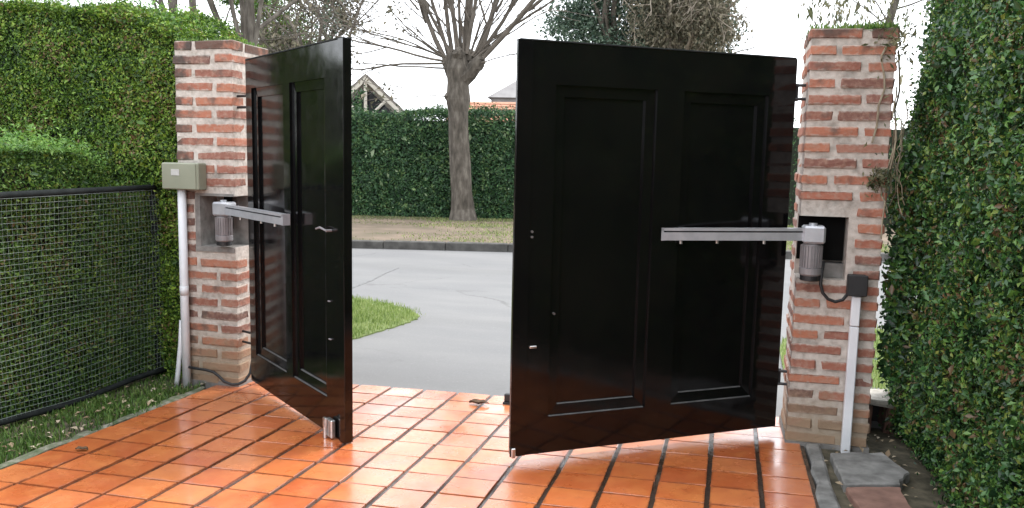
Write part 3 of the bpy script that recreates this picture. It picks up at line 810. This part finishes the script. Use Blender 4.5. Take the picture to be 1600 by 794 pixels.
# ------------------------------------------------------------------ left side: netting fence, hedges, grass strip
t = thing('netting_fence', 'low dark framed fence with green netting along the left of the drive', 'fence', (-3.75, 3.0, 0))
FY0, FY1 = -2.2, 1.78
def fz(y): return gz(-3.75, y + 3.0)
MB().tube([(0, y, 1.215) for y in np.linspace(FY0, FY1, 10)], .021, 8).build('top_rail', M['fence'], t, True)
MB().tube([(.01, y, fz(y) + .03 + .012 * math.sin(y * 5)) for y in np.linspace(FY0, FY1, 24)], .019, 8).build('bottom_rail', M['fence'], t, True)
for y in (FY1, -.9, FY0):
    MB().tube([(-.035, y, -.2), (-.035, y, 1.26)], .03, 10).build('post', M['fence'], t, True)
mb = MB(); zs = np.linspace(0, 1, 14)
for i, y in enumerate(np.arange(FY0 + .02, FY1, .031)):
    pts = [(.02 + .012 * math.sin(y * 3 + 5 * q) , y + .006 * math.sin(9 * q + y * 4), fz(y) + .05 + q * (1.15 - fz(y))) for q in zs]
    mb.tube(pts, .0008, 3, False)
ys = np.linspace(FY0, FY1, 60)
for k in range(37):
    pts = [(.022 + .012 * math.sin(y * 3 + 5 * k / 37), y, fz(y) + .05 + k / 36 * (1.15 - fz(y)) + .014 * math.sin(y * 4.2 + k * .25) * (1 - k / 37)) for y in ys]
    mb.tube(pts, .001, 3, False)
mb.build('netting', M['net'], t, stuff=True)

def hedge_thing(name, label, loc=(0, 0, 0), group=None): return thing(name, label, 'hedge', loc, 0, group)
# tall hedge along the street, left of the pillar
h = hedge_thing('tall_hedge', 'tall light green clipped hedge with rounded top left of the left pillar', (-5.5, 5.1, -.1), 'clipped hedges')
o0 = np.array((-5.5, 5.1, -.1))
def top_left(x): return 2.44 - .19 * np.clip((x + 4.15) / .65, 0, 1) ** 2 + .03 * np.sin(x * 2.3)
def tall_pts(n, xa, xb):
    x = rng.uniform(xa, xb, n); q = rng.random(n); zt = top_left(x); y = np.empty(n); z = np.empty(n)
    N = np.zeros((n, 3)); fr = q < .72
    z[fr] = -.1 + (zt[fr] + .1) * rng.random(fr.sum()); y[fr] = 4.76; N[fr, 1] = -1
    m = ~fr; a = rng.random(m.sum())
    y[m] = 4.76 + a * .8; z[m] = zt[m]; N[m, 2] = 1
    # round the shoulder
    e = np.clip((z - (zt - .3)) / .3, 0, 1); y = np.where(fr, y + e ** 2 * .14, y); N[:, 2] += np.where(fr, e, 0)
    z = np.where(~fr, z - .07 * np.exp(-((y - 4.76) / .10)), z)
    N = unit(N); P = np.c_[x, y, z]
    d = wob(P, 4.5) * .045 + wob(P, 13) * .030 - rng.exponential(.035, n) + rng.exponential(.014, n)
    return P + N * d[:, None], N
P1, N1 = tall_pts(140000, -5.35, -3.5); P2, N2 = tall_pts(9000, -9, -5.35)
leaves(np.r_[P1, P2] - o0, np.r_[N1, N2], .0195, M['L_left'], parent=h)
mb = MB()
for i in range(9):
    xa = -9 + i * .6; xb = xa + .599
    mb.box(xa - o0[0], xb - o0[0], 4.86 - o0[1], 5.5 - o0[1], 0, float(min(top_left(np.array(xa)), top_left(np.array(xb)))) + .05)
mb.build('inner_branches', M['core'], h)  # solid core added to stop light passing through
n = 900; x = rng.uniform(-5.3, -3.6, n); P = np.c_[x, 4.8 + rng.random(n) * .5, top_left(x) + rng.exponential(.05, n)]
leaves(P - o0, np.repeat([[0, -.5, 1.]], n, 0), .022, M['L_new'], 'stray_shoots', parent=h, tilt=.8)
# low hedge along the drive
LOWTOP = 1.44
h = hedge_thing('low_hedge', 'low clipped hedge with flat bright top behind the netting fence', (-4.4, 3.0, -.05), 'clipped hedges')
o0 = np.array((-4.4, 3.0, -.05))
def low_pts(n, ya, yb):
    P = np.empty((n, 3)); N = np.zeros((n, 3)); q = rng.random(n); y = rng.uniform(ya, yb, n)
    fr = q < .55; tp = (q >= .55) & (q < .9); en = q >= .9
    P[fr] = np.c_[np.full(fr.sum(), -3.84), y[fr], -.08 + 1.5 * rng.random(fr.sum())]; N[fr, 0] = 1
    k = tp.sum(); P[tp] = np.c_[-3.84 - rng.random(k) * 1.3, y[tp], np.full(k, LOWTOP)]; N[tp, 2] = 1
    k = en.sum(); P[en] = np.c_[-3.84 - rng.random(k) * .9, np.full(k, yb), -.08 + 1.48 * rng.random(k)]; N[en, 1] = 1
    # rounded end and shoulder
    P[:, 2] -= np.where(P[:, 1] > yb - .3, ((P[:, 1] - (yb - .3)) / .3) ** 2 * .12, 0) * (P[:, 2] > 1.2)
    P[:, 0] -= np.where(fr, np.clip((P[:, 2] - 1.25) / .17, 0, 1) ** 2 * .06, 0)
    d = wob(P, 5) * .025 + wob(P, 15) * .012 - rng.exponential(.03, n) + rng.exponential(.012, n)
    return P + N * d[:, None], N
P1, N1 = low_pts(75000, 2.9, 4.42); P2, N2 = low_pts(16000, -1.5, 2.9)
# the fence side below the end of the low hedge carries on as loose growth up to the pillar
n = 30000; P3 = np.c_[rng.normal(-3.86, .03, n), rng.uniform(4.3, 4.86, n), rng.uniform(-.08, 1.27, n)]; N3 = np.repeat([[1., 0, 0]], n, 0)
P3[:, 0] += wob(P3, 6) * .03
sel = rng.random(n) < np.clip((1.30 - P3[:, 2]) * 4, 0, 1); P3, N3 = P3[sel], N3[sel]
leaves(np.r_[P1, P2, P3] - o0, np.r_[N1, N2, N3], .018, M['L_low'], parent=h)
n = 15000; P = np.c_[-3.83 - rng.random(n) ** 1.3 * 1.1, rng.uniform(2.6, 4.42, n), np.full(n, LOWTOP + .005)]
P[:, 2] += rng.exponential(.03, n) - np.clip((P[:, 1] - 4.12) / .3, 0, 1) ** 2 * .13 + wob(P, 6) * .012
leaves(P - o0, np.repeat([[0.2, -.2, 1.]], n, 0), .021, M['L_new'], 'new_growth', parent=h, tilt=.6)  # fresh leaves coloured bright for the light on the top
mb = MB(); mb.box(-5.1 - o0[0], -3.93 - o0[0], -1.5 - o0[1], 4.36 - o0[1], 0, 1.40); mb.box(-4.6 - o0[0], -3.95 - o0[0], 4.37 - o0[1], 4.80 - o0[1], 0, 1.2)
mb.build('inner_branches', M['core'], h)  # boxes added inside to block light, painted as shade
# weeds, moss and litter on the strip between fence and tiles
n = 15000; P = np.c_[rng.uniform(-3.80, -3.30, n), rng.uniform(1.5, 4.9, n)]
keep = wob(np.c_[P * 5, P[:, :1]], 1.0) + rng.normal(0, .45, n) > -.15; P = P[keep]
blades(np.c_[P, gz(P[:, 0], P[:, 1]) - .02], .04, .007, M['moss'], 'weeds', lean=.9)
n = 1500; P = np.c_[rng.normal(-3.29, .03, n), rng.uniform(1.5, 4.6, n)]; P = P[wob(np.c_[P[:, 1:] * 4, P], 1.5) > .1]
blades(np.c_[P, gz(P[:, 0], P[:, 1]) - .004], .022, .006, M['moss'], 'weeds', lean=1.1)
n = 170; P = np.c_[rng.uniform(-3.72, -3.28, n), rng.uniform(2.2, 4.7, n)]
lo = leaves(np.c_[P, gz(P[:, 0], P[:, 1]) + .004 + rng.random(n) * .012], np.repeat([[0, 0, 1.]], n, 0), .032, M['tanleaf'], 'leaf_litter', tilt=.25, aspect=.45, droop=0)
n = 90; P = np.c_[rng.uniform(.52, 1.0, n), rng.uniform(3.5, 4.75, n)]
lo = leaves(np.c_[P, gz(P[:, 0], P[:, 1]) + .0 + rng.random(n) * .012], np.repeat([[0, 0, 1.]], n, 0), .028, M['tanleaf'], 'leaf_litter', tilt=.3, aspect=.5, droop=0)

# ------------------------------------------------------------------ right hedge
h = hedge_thing('tall_hedge', 'tall dark glossy hedge filling the right edge beside the right pillar', (1.6, 3.0, 0), 'clipped hedges')
o0 = np.array((1.6, 3.0, 0))
def right_pts(n, ya, yb):
    P = np.empty((n, 3)); N = np.zeros((n, 3)); q = rng.random(n); fr = q < .86; en = ~fr
    P[fr] = np.c_[np.zeros(fr.sum()), rng.uniform(ya, yb, fr.sum()), rng.random(fr.sum()) * 2.85]; N[fr, 0] = -1
    k = en.sum(); P[en] = np.c_[rng.random(k) * .9, np.full(k, yb if yb > 3 else ya), rng.random(k) * 2.85]; N[en, 1] = 1
    y = P[:, 1]
    P[:, 0] += .955 + .02 * np.sin(y * 3) - .04 * np.clip((y - 4.4) / .6, 0, 1) * np.clip((1.9 - P[:, 2]) / .5, 0, 1) + np.clip(.35 - P[:, 2], 0, .4) * .22 + .03 * np.clip((P[:, 2] - 1.8), 0, 1)
    d = wob(P, 4) * .05 + wob(P, 12) * .035 - rng.exponential(.04, n) + rng.exponential(.018, n)
    return P + N * d[:, None], N
P1, N1 = right_pts(140000, 2.5, 5.05); P2, N2 = right_pts(26000, -3, 2.5)
leaves(np.r_[P1, P2] - o0, np.r_[N1, N2], .0225, M['L_right'], parent=h, aspect=.55, tilt=.75)
MB().box(1.08 - o0[0], 2.1 - o0[0], -3 - o0[1], 4.95 - o0[1], 0, 2.8).build('inner_branches', M['core'], h)  # light-blocking box painted like deep hedge shade

# dry climber on the right side of the right pillar
t = thing('climbing_plant', 'dry stemmed climber hanging down the right side of the right pillar', 'climber', (.76, 4.42, 0))
mb = MB(); lp = []
for k in range(8):
    x = random.uniform(-.03, .06); y = random.uniform(-.04, .12); z = random.uniform(1.6, 2.16); pts = []
    for i in range(9):
        pts.append((x, y, z)); x += random.gauss(0, .016); y += random.gauss(-.002, .012); z -= random.uniform(.02, .10)
        y = min(y, .0) if x < .005 else y
        if random.random() < .55: lp.append((x, y - .01, z))
    mb.tube(pts, random.uniform(.0018, .0055), 5)
mb.build('stem', M['dryvine'], t)
lp = np.repeat(np.array(lp), 1, 0); lp = lp + rng.normal(0, .028, lp.shape); lp[:, 1] = np.where(lp[:, 0] < .0, np.minimum(lp[:, 1], -.004), lp[:, 1])
n = 170; tuft = np.c_[rng.normal(-.05, .03, n), rng.normal(-.025, .012, n), rng.normal(1.40, .03, n)]
n = 260; tt = np.c_[rng.normal(-.02, .05, n), rng.normal(.0, .05, n), rng.normal(2.09, .06, n)]
P = np.r_[lp, tuft, tt]
leaves(P, np.repeat([[0, -1., .3]], len(P), 0), .026, M['L_olive'], parent=t, aspect=.3, droop=.8)
n = 2000; P = np.c_[rng.uniform(.05, .17, n), rng.uniform(.02, .3, n), rng.uniform(.35, 1.6, n)]
leaves(P, np.repeat([[-.5, -1., .2]], n, 0), .032, M['L_right'], parent=t)

# ------------------------------------------------------------------ across the street
h = hedge_thing('street_hedge', 'long dark green hedge across the street behind the bare tree', st(0, 5.6, .0), 'clipped hedges')
o0 = np.array(st(0, 5.6, .0))
def far_pts(n, sa, sb):
    s = rng.uniform(sa, sb, n); q = rng.random(n); fr = q < .82
    T = np.where(fr, 5.12, 5.12 + rng.random(n) * 1.2); zt = 2.34 + .05 * np.sin(s * 1.1) + .03 * np.sin(s * 3.7)
    z = np.where(fr, rng.random(n) * zt, zt)
    base = np.array([st(a, b, c) for a, b, c in zip(s, T, z)])
    N = np.where(fr[:, None], np.array((-N_ST[0], -N_ST[1], 0.))[None], np.array((0, 0, 1.))[None])
    d = wob(base, 2.6) * .07 + wob(base, 8) * .05 - rng.exponential(.08, n) + rng.exponential(.04, n)
    return base + N * d[:, None], N
P1, N1 = far_pts(80000, -3, 5.5); P2, N2 = far_pts(26000, -16, 14)
leaves(np.r_[P1, P2] - o0, np.r_[N1, N2], .05, M['L_far'], parent=h, tilt=.6)
P3, N3 = far_pts(420, -3, 5.5)
leaves(P3 - o0 - np.array((N_ST[0], N_ST[1], 0)) * .06, N3, .085, M['L_pale'], 'pale_shoots', parent=h)
hb = MB().box(-16, 14, -.28, .9, 0, 2.15).build('inner_branches', M['core'], h); hb.rotation_euler = (0, 0, A_ST)  # added core keeps light out, coloured as inner shade

def branch(mb, p, d, r, L, depth, tips, spread=.5, up=.15, nseg=6, kids=3, minr=.004, wav=.12, taper=.55):
    pts = [np.array(p, float)]; d = np.array(d, float); d /= np.linalg.norm(d); dirs = []
    for i in range(nseg):
        d = d + rng.normal(0, wav, 3) + (0, 0, up * .2); d /= np.linalg.norm(d)
        pts.append(pts[-1] + d * L / nseg); dirs.append(d)
    rr = np.linspace(r, max(r * taper, minr), nseg + 1)
    mb.tube(pts, rr, 8 if r > .05 else (6 if r > .02 else 4), True)
    tips.append((pts[-1], d))
    if depth > 0:
        for k in range(kids):
            i = random.randint(nseg // 2, nseg); q = dirs[min(i, nseg - 1)] + rng.normal(0, spread, 3)
            branch(mb, pts[i], q, max(rr[i] * .6, minr), L * random.uniform(.5, .8), depth - 1, tips, spread, up, nseg, kids, minr, wav, taper)

# pollarded street tree
TXY = np.array((-5.51, 16.75)); tz = .02
t = thing('pollarded_tree', 'bare pollarded street tree with thick trunk on the verge in front of the street hedge', 'tree', (TXY[0], TXY[1], tz))
tr = MB()
zz = [-.1, .05, .25, .6, 1.2, 1.9, 2.3, 2.55, 2.9, 3.2, 3.5]
xx = [.0, .0, -.02, -.04, -.09, -.13, -.14, -.14, -.15, -.16, -.16]
rr = [.36, .30, .25, .228, .212, .205, .215, .26, .225, .25, .19]
tr.tube([(x, 0, z) for x, z in zip(xx, zz)], rr, 14, True, .045)
for (x, y, z, a) in ((.26, -.02, 3.26, .14), (-.4, .02, 3.36, .12), (-.12, -.10, 3.48, .15), (.06, .1, 3.46, .15), (-.34, -.06, 2.62, .10), (.31, .0, 3.38, .12), (-.28, .04, 3.18, .11)):
    tr.tube([(x, y, z - a), (x, y, z - a * .6), (x, y, z), (x, y, z + a * .6), (x, y, z + a)], [a * .3, a * .85, a, a * .8, a * .3], 10, True, .16)
tr.tube([(-.15, 0, 2.9), (.1, -.01, 3.1), (.34, -.02, 3.38)], [.2, .17, .13], 10, True, .06)
tr.tube([(-.15, 0, 2.95), (-.3, -.01, 3.15), (-.42, .0, 3.4)], [.2, .15, .12], 10, True, .06)
tr.build('trunk', M['bark'], t)
mb = MB(); tips = []
spec = [((-.45, 0, 3.4), (-.62, .0, 1.05), .055, 3.6), ((-.3, .0, 3.55), (-.30, .1, 1.2), .05, 3.8), ((-.16, -.05, 3.55), (-.06, -.1, 1.2), .055, 4.0),
        ((-.05, .05, 3.5), (.10, .1, 1.2), .055, 4.0), ((.05, -.05, 3.5), (.30, -.1, 1.2), .045, 3.8), ((-.32, -.05, 3.5), (-.46, -.1, 1.1), .038, 3.6), ((.2, .05, 3.5), (.52, .0, 1.15), .04, 3.8), ((-.1, .0, 3.55), (-.18, .1, 1.2), .036, 3.8), ((.3, .0, 3.45), (.42, .1, 1.15), .062, 4.0), ((.36, .0, 3.4), (1.0, -.1, .92), .058, 4.2),
        ((.30, .02, 3.4), (.62, .3, 1.1), .05, 3.6), ((-.38, .02, 3.45), (-.5, .3, 1.1), .045, 3.4), ((-.02, .1, 3.5), (.0, .4, 1.2), .06, 3.6)]
for p, d, r, L in spec: branch(mb, p, d, r, L, 2, tips, .35, .25, 8, 3, .006, .05)
for k in range(26):
    a = random.uniform(-1.15, 1.1); x0 = -.06 + .36 * math.sin(a)
    branch(mb, (x0, random.uniform(-.12, .12), 3.3 + .2 * math.cos(a)), (math.sin(a), random.gauss(0, .25), math.cos(a)), random.uniform(.009, .024), random.uniform(1.0, 2.6), 1, tips, .45, .1, 8, 3, .005, .07)
for p, d, r, L in spec:
    d = np.array(d) / np.linalg.norm(d)
    for f in (.14, .24, .33):
        branch(mb, np.array(p) + d * L * f, d + rng.normal(0, .5, 3) * (1, .5, .4), r * .4, L * .4, 1, tips, .45, .1, 7, 3, .005, .07)
# thin side shoots sagging to the left
for p, d, r, L in [((-.42, -.05, 3.35), (-1, -.2, .14), .03, 2.6), ((-.42, -.1, 3.3), (-1, .1, .05), .028, 2.8), ((-.40, -.1, 3.2), (-1, -.1, -.12), .02, 1.9), ((-.42, 0, 3.45), (-1, .2, .3), .024, 2.6), ((-.36, -.1, 2.62), (-1, -.3, .05), .012, 1.0), ((.34, -.1, 3.3), (1, -.2, .15), .014, 1.3)]:
    branch(mb, p, d, r, L, 2, tips, .35, -.02, 8, 3, .005, .06)
mb.build('branch', M['twig'], t)
tp = np.repeat(np.array([q[0] for q in tips if q[0][0] < -1.0]), 4, 0); tp = tp + rng.normal(0, .06, tp.shape)
leaves(tp, np.repeat([[0, -1., 0]], len(tp), 0), .085, M['L_brown'], 'dry_leaves', parent=t)

def leafy_tree(name, label, x, y, base, trunk_h, trunk_r, blobs, n, size, mat, bark='barkd', group=None, hang=0, sprays=0, droop=.3, twigm='twig'):
    """blobs: list of (dx, dz, rx, rz) crown masses above the trunk foot; leaves gather in clumps so sky shows through"""
    t = thing(name, label, 'tree', (x, y, base), 0, group)
    mb = MB(); tips = []
    mb.tube([(0, 0, -.1), (0.02, 0, trunk_h * .4), (-.05, .03, trunk_h)], [trunk_r * 1.25, trunk_r, trunk_r * .75], 10, True, .05)
    mb.build('trunk', M[bark], t); mb = MB()
    P = []
    for dx, dz, rx, rz in blobs:
        branch(mb, (-.05, .03, trunk_h * .8), (dx, random.uniform(-.5, .5), max(dz - trunk_h * .6, .3)), trunk_r * .5, math.hypot(dx, dz - trunk_h * .8) + .2, 1, tips, .5, .1, 6, 4, .01)
        m = max(6, int(26 * rx * rz))
        c = rng.normal(0, 1, (m, 3)); c = unit(c) * (rng.random(m) ** .45)[:, None]
        c = c * (rx, rx, rz) + (dx, rng.normal(0, rx * .3), dz)
        k = max(4, int(n / len(blobs) / m))
        q = np.repeat(c, k, 0) + rng.normal(0, .17 + .05 * rx, (m * k, 3)) * (1, 1, .75)
        if hang: q[:, 2] -= rng.exponential(hang, len(q))
        P.append(q)
        for j in range(sprays):
            a = c[rng.integers(m)]; branch(mb, a, rng.normal(0, 1, 3) + (0, 0, -.6 if hang else .4), .018, random.uniform(.5, 1.3), 1, tips, .5, -.1 if hang else .1, 5, 3, .006)
    mb.build('branch', M[twigm if sprays else bark], t)
    P = np.concatenate(P)
    leaves(P, rng.normal(0, 1, P.shape), size, mat, parent=t, tilt=.5, droop=droop)
    return t

# right background: evergreen, brownish weeping tree, thin drooping tree beside the right pillar
leafy_tree('evergreen_tree', 'dark evergreen tree showing above the left part of the right gate', -3.7, 27, 0, 3.4, .25, [(-1.2, 5.6, 1.3, 1.2), (.3, 6.0, 1.6, 1.5), (-.4, 7.4, 1.5, 1.2), (1.3, 5.3, 1.2, 1.1), (-.3, 4.6, 1.6, .9), (1.8, 6.8, 1.2, 1.2)], 40000, .10, M['L_ever'], sprays=4)
leafy_tree('weeping_tree', 'brownish weeping tree with pale twigs above the middle of the right gate', -1.7, 26, 0, 4, .22, [(-.8, 6.2, 1.1, 1.1), (.3, 6.4, 1.1, 1.2), (.9, 5.6, .8, 1.1), (-.3, 5.1, 1.1, .9), (.6, 7.5, 1.1, .9)], 16000, .09, M['L_brown'], hang=.25, sprays=26, droop=1.2, twigm='paletwig')
leafy_tree('evergreen_tree', 'narrow dark conifer showing over the gate between the weeping tree and the sky gap', -1.0, 29, 0, 3, .2, [(0, 4.6, .9, .9), (.1, 5.6, .8, .9), (0, 6.8, .7, .9), (-.6, 5.2, .8, .8)], 12000, .10, M['L_ever'])
t = thing('drooping_tree', 'thin leaning tree with sparse hanging leaves rising behind the right pillar', 'tree', (1.9, 11.5, -.04))
mb = MB(); tips = []
mb.tube([(-.35, 0, -.1), (-.33, 0, 1.4), (-.22, 0, 2.6), (.05, 0, 3.8), (.3, 0, 5.2)], [.075, .062, .055, .045, .03], 8, True, .04)
mb.build('trunk', M['bark'], t); mb = MB(); LPt = []
for k in range(24):
    z = random.uniform(3.0, 5.2); x = -.1 + (z - 3) * .18
    e = (random.gauss(-.5, .6), random.gauss(0, .6), random.uniform(.0, .5)); tp = []
    branch(mb, (x, 0, z), e, .012, random.uniform(.5, 1.2), 0, tp, .4, 0, 6, 0, .004)
    for j in range(4):
        a = tp[-1][0] + rng.normal(0, .12, 3); pts = [a + np.array((0.02 * math.sin(i), 0, -.12 * i)) for i in range(random.randint(5, 12))]
        mb.tube(pts, .0022, 4); LPt += [p + rng.normal(0, .025, 3) for p in pts for _ in range(2)]
mb.build('branch', M['twig'], t)
LPt = np.array(LPt); leaves(LPt, np.repeat([[0, -1., 0]], len(LPt), 0), .075, M['L_olive'], parent=t, aspect=.28, droop=1.8)

# left background: bare stems, evergreen, twiggy brown shrub tree
t = thing('bare_tree', 'bare many stemmed tree rising behind the tall left hedge', 'tree', (-7.6, 11.2, -.04))
mb = MB(); tips = []
for (x0, z0, x1, z1, r) in [(-.3, 0, -1.35, 4.6, .06), (-.25, 0, -.55, 5, .05), (.0, 0, -.35, 5, .075), (.1, 0, .35, 5, .085), (.35, 0, .2, 5, .05), (.6, 0, .95, 5, .075), (-.4, 0, -1.9, 4.6, .05)]:
    branch(mb, (x0, random.uniform(-.2, .2), -.1), (x1 - x0, random.uniform(-.2, .2), z1 - z0), r, 6.0, 1, tips, .4, .1, 9, 4, .008, .05)
mb.build('stem', M['bark'], t)
leafy_tree('evergreen_tree', 'green bushy tree behind the left pillar top', -15.3, 25, 0, 3, .2, [(-.8, 4.9, 1.2, 1.0), (.4, 5.3, 1.2, 1.1), (-.2, 6.6, 1.2, 1.0), (1.0, 4.6, 1.0, .9)], 16000, .09, M['L_low'], sprays=2)
leafy_tree('twiggy_tree', 'grey brown twiggy tree seen over the left gate leaf', -11.0, 20.5, 0, 2.6, .14, [(-.9, 4.2, .9, .9), (.2, 4.6, 1.0, 1.0), (.8, 5.3, .7, .9), (-.3, 5.6, 1.0, .8), (-1.3, 3.6, .8, .7)], 8000, .07, M['L_brown'], sprays=26)
leafy_tree('twiggy_tree', 'sparse leafy tree at the free edge of the left gate leaf', -9.4, 18.6, 0, 2.6, .08, [(-.1, 4.7, .4, .7), (.0, 5.6, .4, .6)], 500, .06, M['L_ever'], sprays=10)

# ------------------------------------------------------------------ houses beyond the street hedge
def roof_house(label, x, y, rz, hw, ln, eave, apex, roofm, wallm, truss):
    t = thing('house', label, 'house', (x, y, 0), rz, 'houses beyond the street hedge')
    mb = MB(); V = [(-hw, 0, 0), (hw, 0, 0), (hw, 0, eave), (0, 0, apex), (-hw, 0, eave)]; V += [(a, ln, c) for a, b, c in V]
    mb.add(V, [(0, 1, 2, 3, 4), (9, 8, 7, 6, 5), (1, 0, 5, 6), (2, 1, 6, 7), (0, 4, 9, 5), (3, 2, 7, 8), (4, 3, 8, 9)])
    mb.build('wall', M[wallm], t)
    sl = (apex - eave) / hw; ov = .35
    for s in (-1, 1):
        mb = MB(); V = []
        for yy in (-.45, ln + .3):
            for xx in (0.0, hw + ov):
                for dz in (.03, .17): V.append((s * xx, yy, apex - sl * xx + dz))
        F = [(0, 1, 3, 2), (4, 6, 7, 5), (0, 4, 5, 1), (2, 3, 7, 6), (0, 2, 6, 4), (1, 5, 7, 3)]
        mb.add(V, F); rf = mb.build('roof', M[roofm], t)
        # rows of tiles stepping down the slope
        st_ = MB(); nrow = 10
        for k in range(nrow):
            xa, xb = (hw + ov) * k / nrow, (hw + ov) * (k + 1) / nrow - .01
            V = [(s * xx, yy, apex - sl * xx + dz) for yy in (-.46, ln + .31) for xx, dz in ((xa, .175), (xa, .185), (xb, .18), (xb, .215))]
            st_.add(V, [(0, 1, 3, 2), (4, 6, 7, 5), (0, 4, 5, 1), (2, 3, 7, 6), (0, 2, 6, 4), (1, 5, 7, 3)])
        st_.build('tile_row', M[roofm], rf, stuff=True)
    if truss:
        for s in (-1, 1):
            mb = MB(); V = []
            for yy in (-.52, -.455):
                for xx in (.0, hw + ov):
                    for dz in (-.12, .06): V.append((s * xx, yy, apex - sl * xx + dz))
            mb.add(V, [(0, 1, 3, 2), (4, 6, 7, 5), (0, 4, 5, 1), (2, 3, 7, 6), (0, 2, 6, 4), (1, 5, 7, 3)]); mb.build('bargeboard', M['timber'], t)
            mb = MB(); mb.tube([(s * .1, -.48, apex - 1.5), (s * .75, -.48, apex - .85)], .06, 6); mb.build('brace', M['timber'], t)
        MB().box(-.06, .06, -.5, -.46, apex - 1.7, apex - .15).build('king_post', M['timber'], t)
        mb = MB(); V = [(x, y_, z) for y_ in (-.04, -.012) for x, z in ((-1.75, apex - 2.0), (1.75, apex - 2.0), (0, apex - .3))]
        mb.add(V, [(0, 1, 2), (5, 4, 3), (1, 0, 3, 4), (2, 1, 4, 5), (0, 2, 5, 3)]); mb.build('gable_window', M['glass'], t)  # dark triangle painted for the shade under the gable
    return t
roof_house('gabled house with pale timber bargeboards above the street hedge left of the bare tree', -13.9, 30, .35, 3.0, 8, 1.4, 4.2, 'roofdk', 'wallw', True)
hb2 = roof_house('orange tiled house above the street hedge right of the bare tree', -7.4, 34, 1.57 + .1, 2.6, 3.7, 2.3, 3.4, 'rooftile', 'wallw', False)
t = thing('house', 'grey steep roofed house with chimney far behind the orange roof', 'house', (-10.6, 42, 0), .2, 'houses beyond the street hedge')
mb = MB(); mb.box(-1.7, 2.2, 0, 4, 0, 4.3); mb.build('wall', M['wallg'], t)
mb = MB(); V = [(-1.9, -.2, 4.3), (2.4, -.2, 4.3), (2.4, 4.2, 4.3), (-1.9, 4.2, 4.3), (.5, 1.6, 5.9), (1.5, 1.6, 5.9), (1.5, 2.4, 5.9), (.5, 2.4, 5.9)]
mb.add(V, [(3, 2, 1, 0), (4, 5, 6, 7), (0, 1, 5, 4), (1, 2, 6, 5), (2, 3, 7, 6), (3, 0, 4, 7)]); rf = mb.build('roof', M['wallg'], t)
mb = MB(); mb.bbox(1.0, 1.5, 1.7, 2.2, 5.5, 6.5, .03); mb.build('chimney', M['roofdk'], rf)
for x in (-.9, .9):
    f = MB().bbox(x - .4, x + .4, -.06, -.003, 2.6, 3.8, .01).build('window', M['timber'], t)
    MB().box(x - .33, x + .33, -.075, -.061, 2.67, 3.73).build('pane', M['glass'], f)
# shrubs between hedge and houses
for i, (s, tt_, w, hgt) in enumerate([(-1.6, 7.6, .8, 2.75), (3.0, 8.0, 1.0, 2.9), (4.2, 8.4, .9, 3.2), (1.2, 8.6, .7, 2.55)]):
    x, y, z = st(s, tt_, 0)
    lab = ['round green shrub just behind the street hedge left of the bare trunk', 'green shrub behind the street hedge right of the bare trunk', 'tallest shrub behind the street hedge against the right gate edge', 'small low shrub behind the street hedge close to the trunk'][i]
    q = thing('shrub', lab, 'shrub', (x, y, z), 0, 'shrubs behind the street hedge')
    MB().tube([(0, 0, -.05), (.05, 0, hgt * .5), (0, 0, hgt * .8)], [.06, .045, .02], 6).build('stem', M['barkd'], q)
    n = 1800; c = unit(rng.normal(0, 1, (40, 3))) * (rng.random(40) ** .4)[:, None] * (w * .6, w * .6, .9) + (0, 0, hgt - .85)
    P = c[rng.integers(0, 40, n)] + rng.normal(0, .12, (n, 3))
    leaves(P, rng.normal(0, 1, P.shape), .08, M['L_low' if i % 2 else 'L_far'], parent=q)
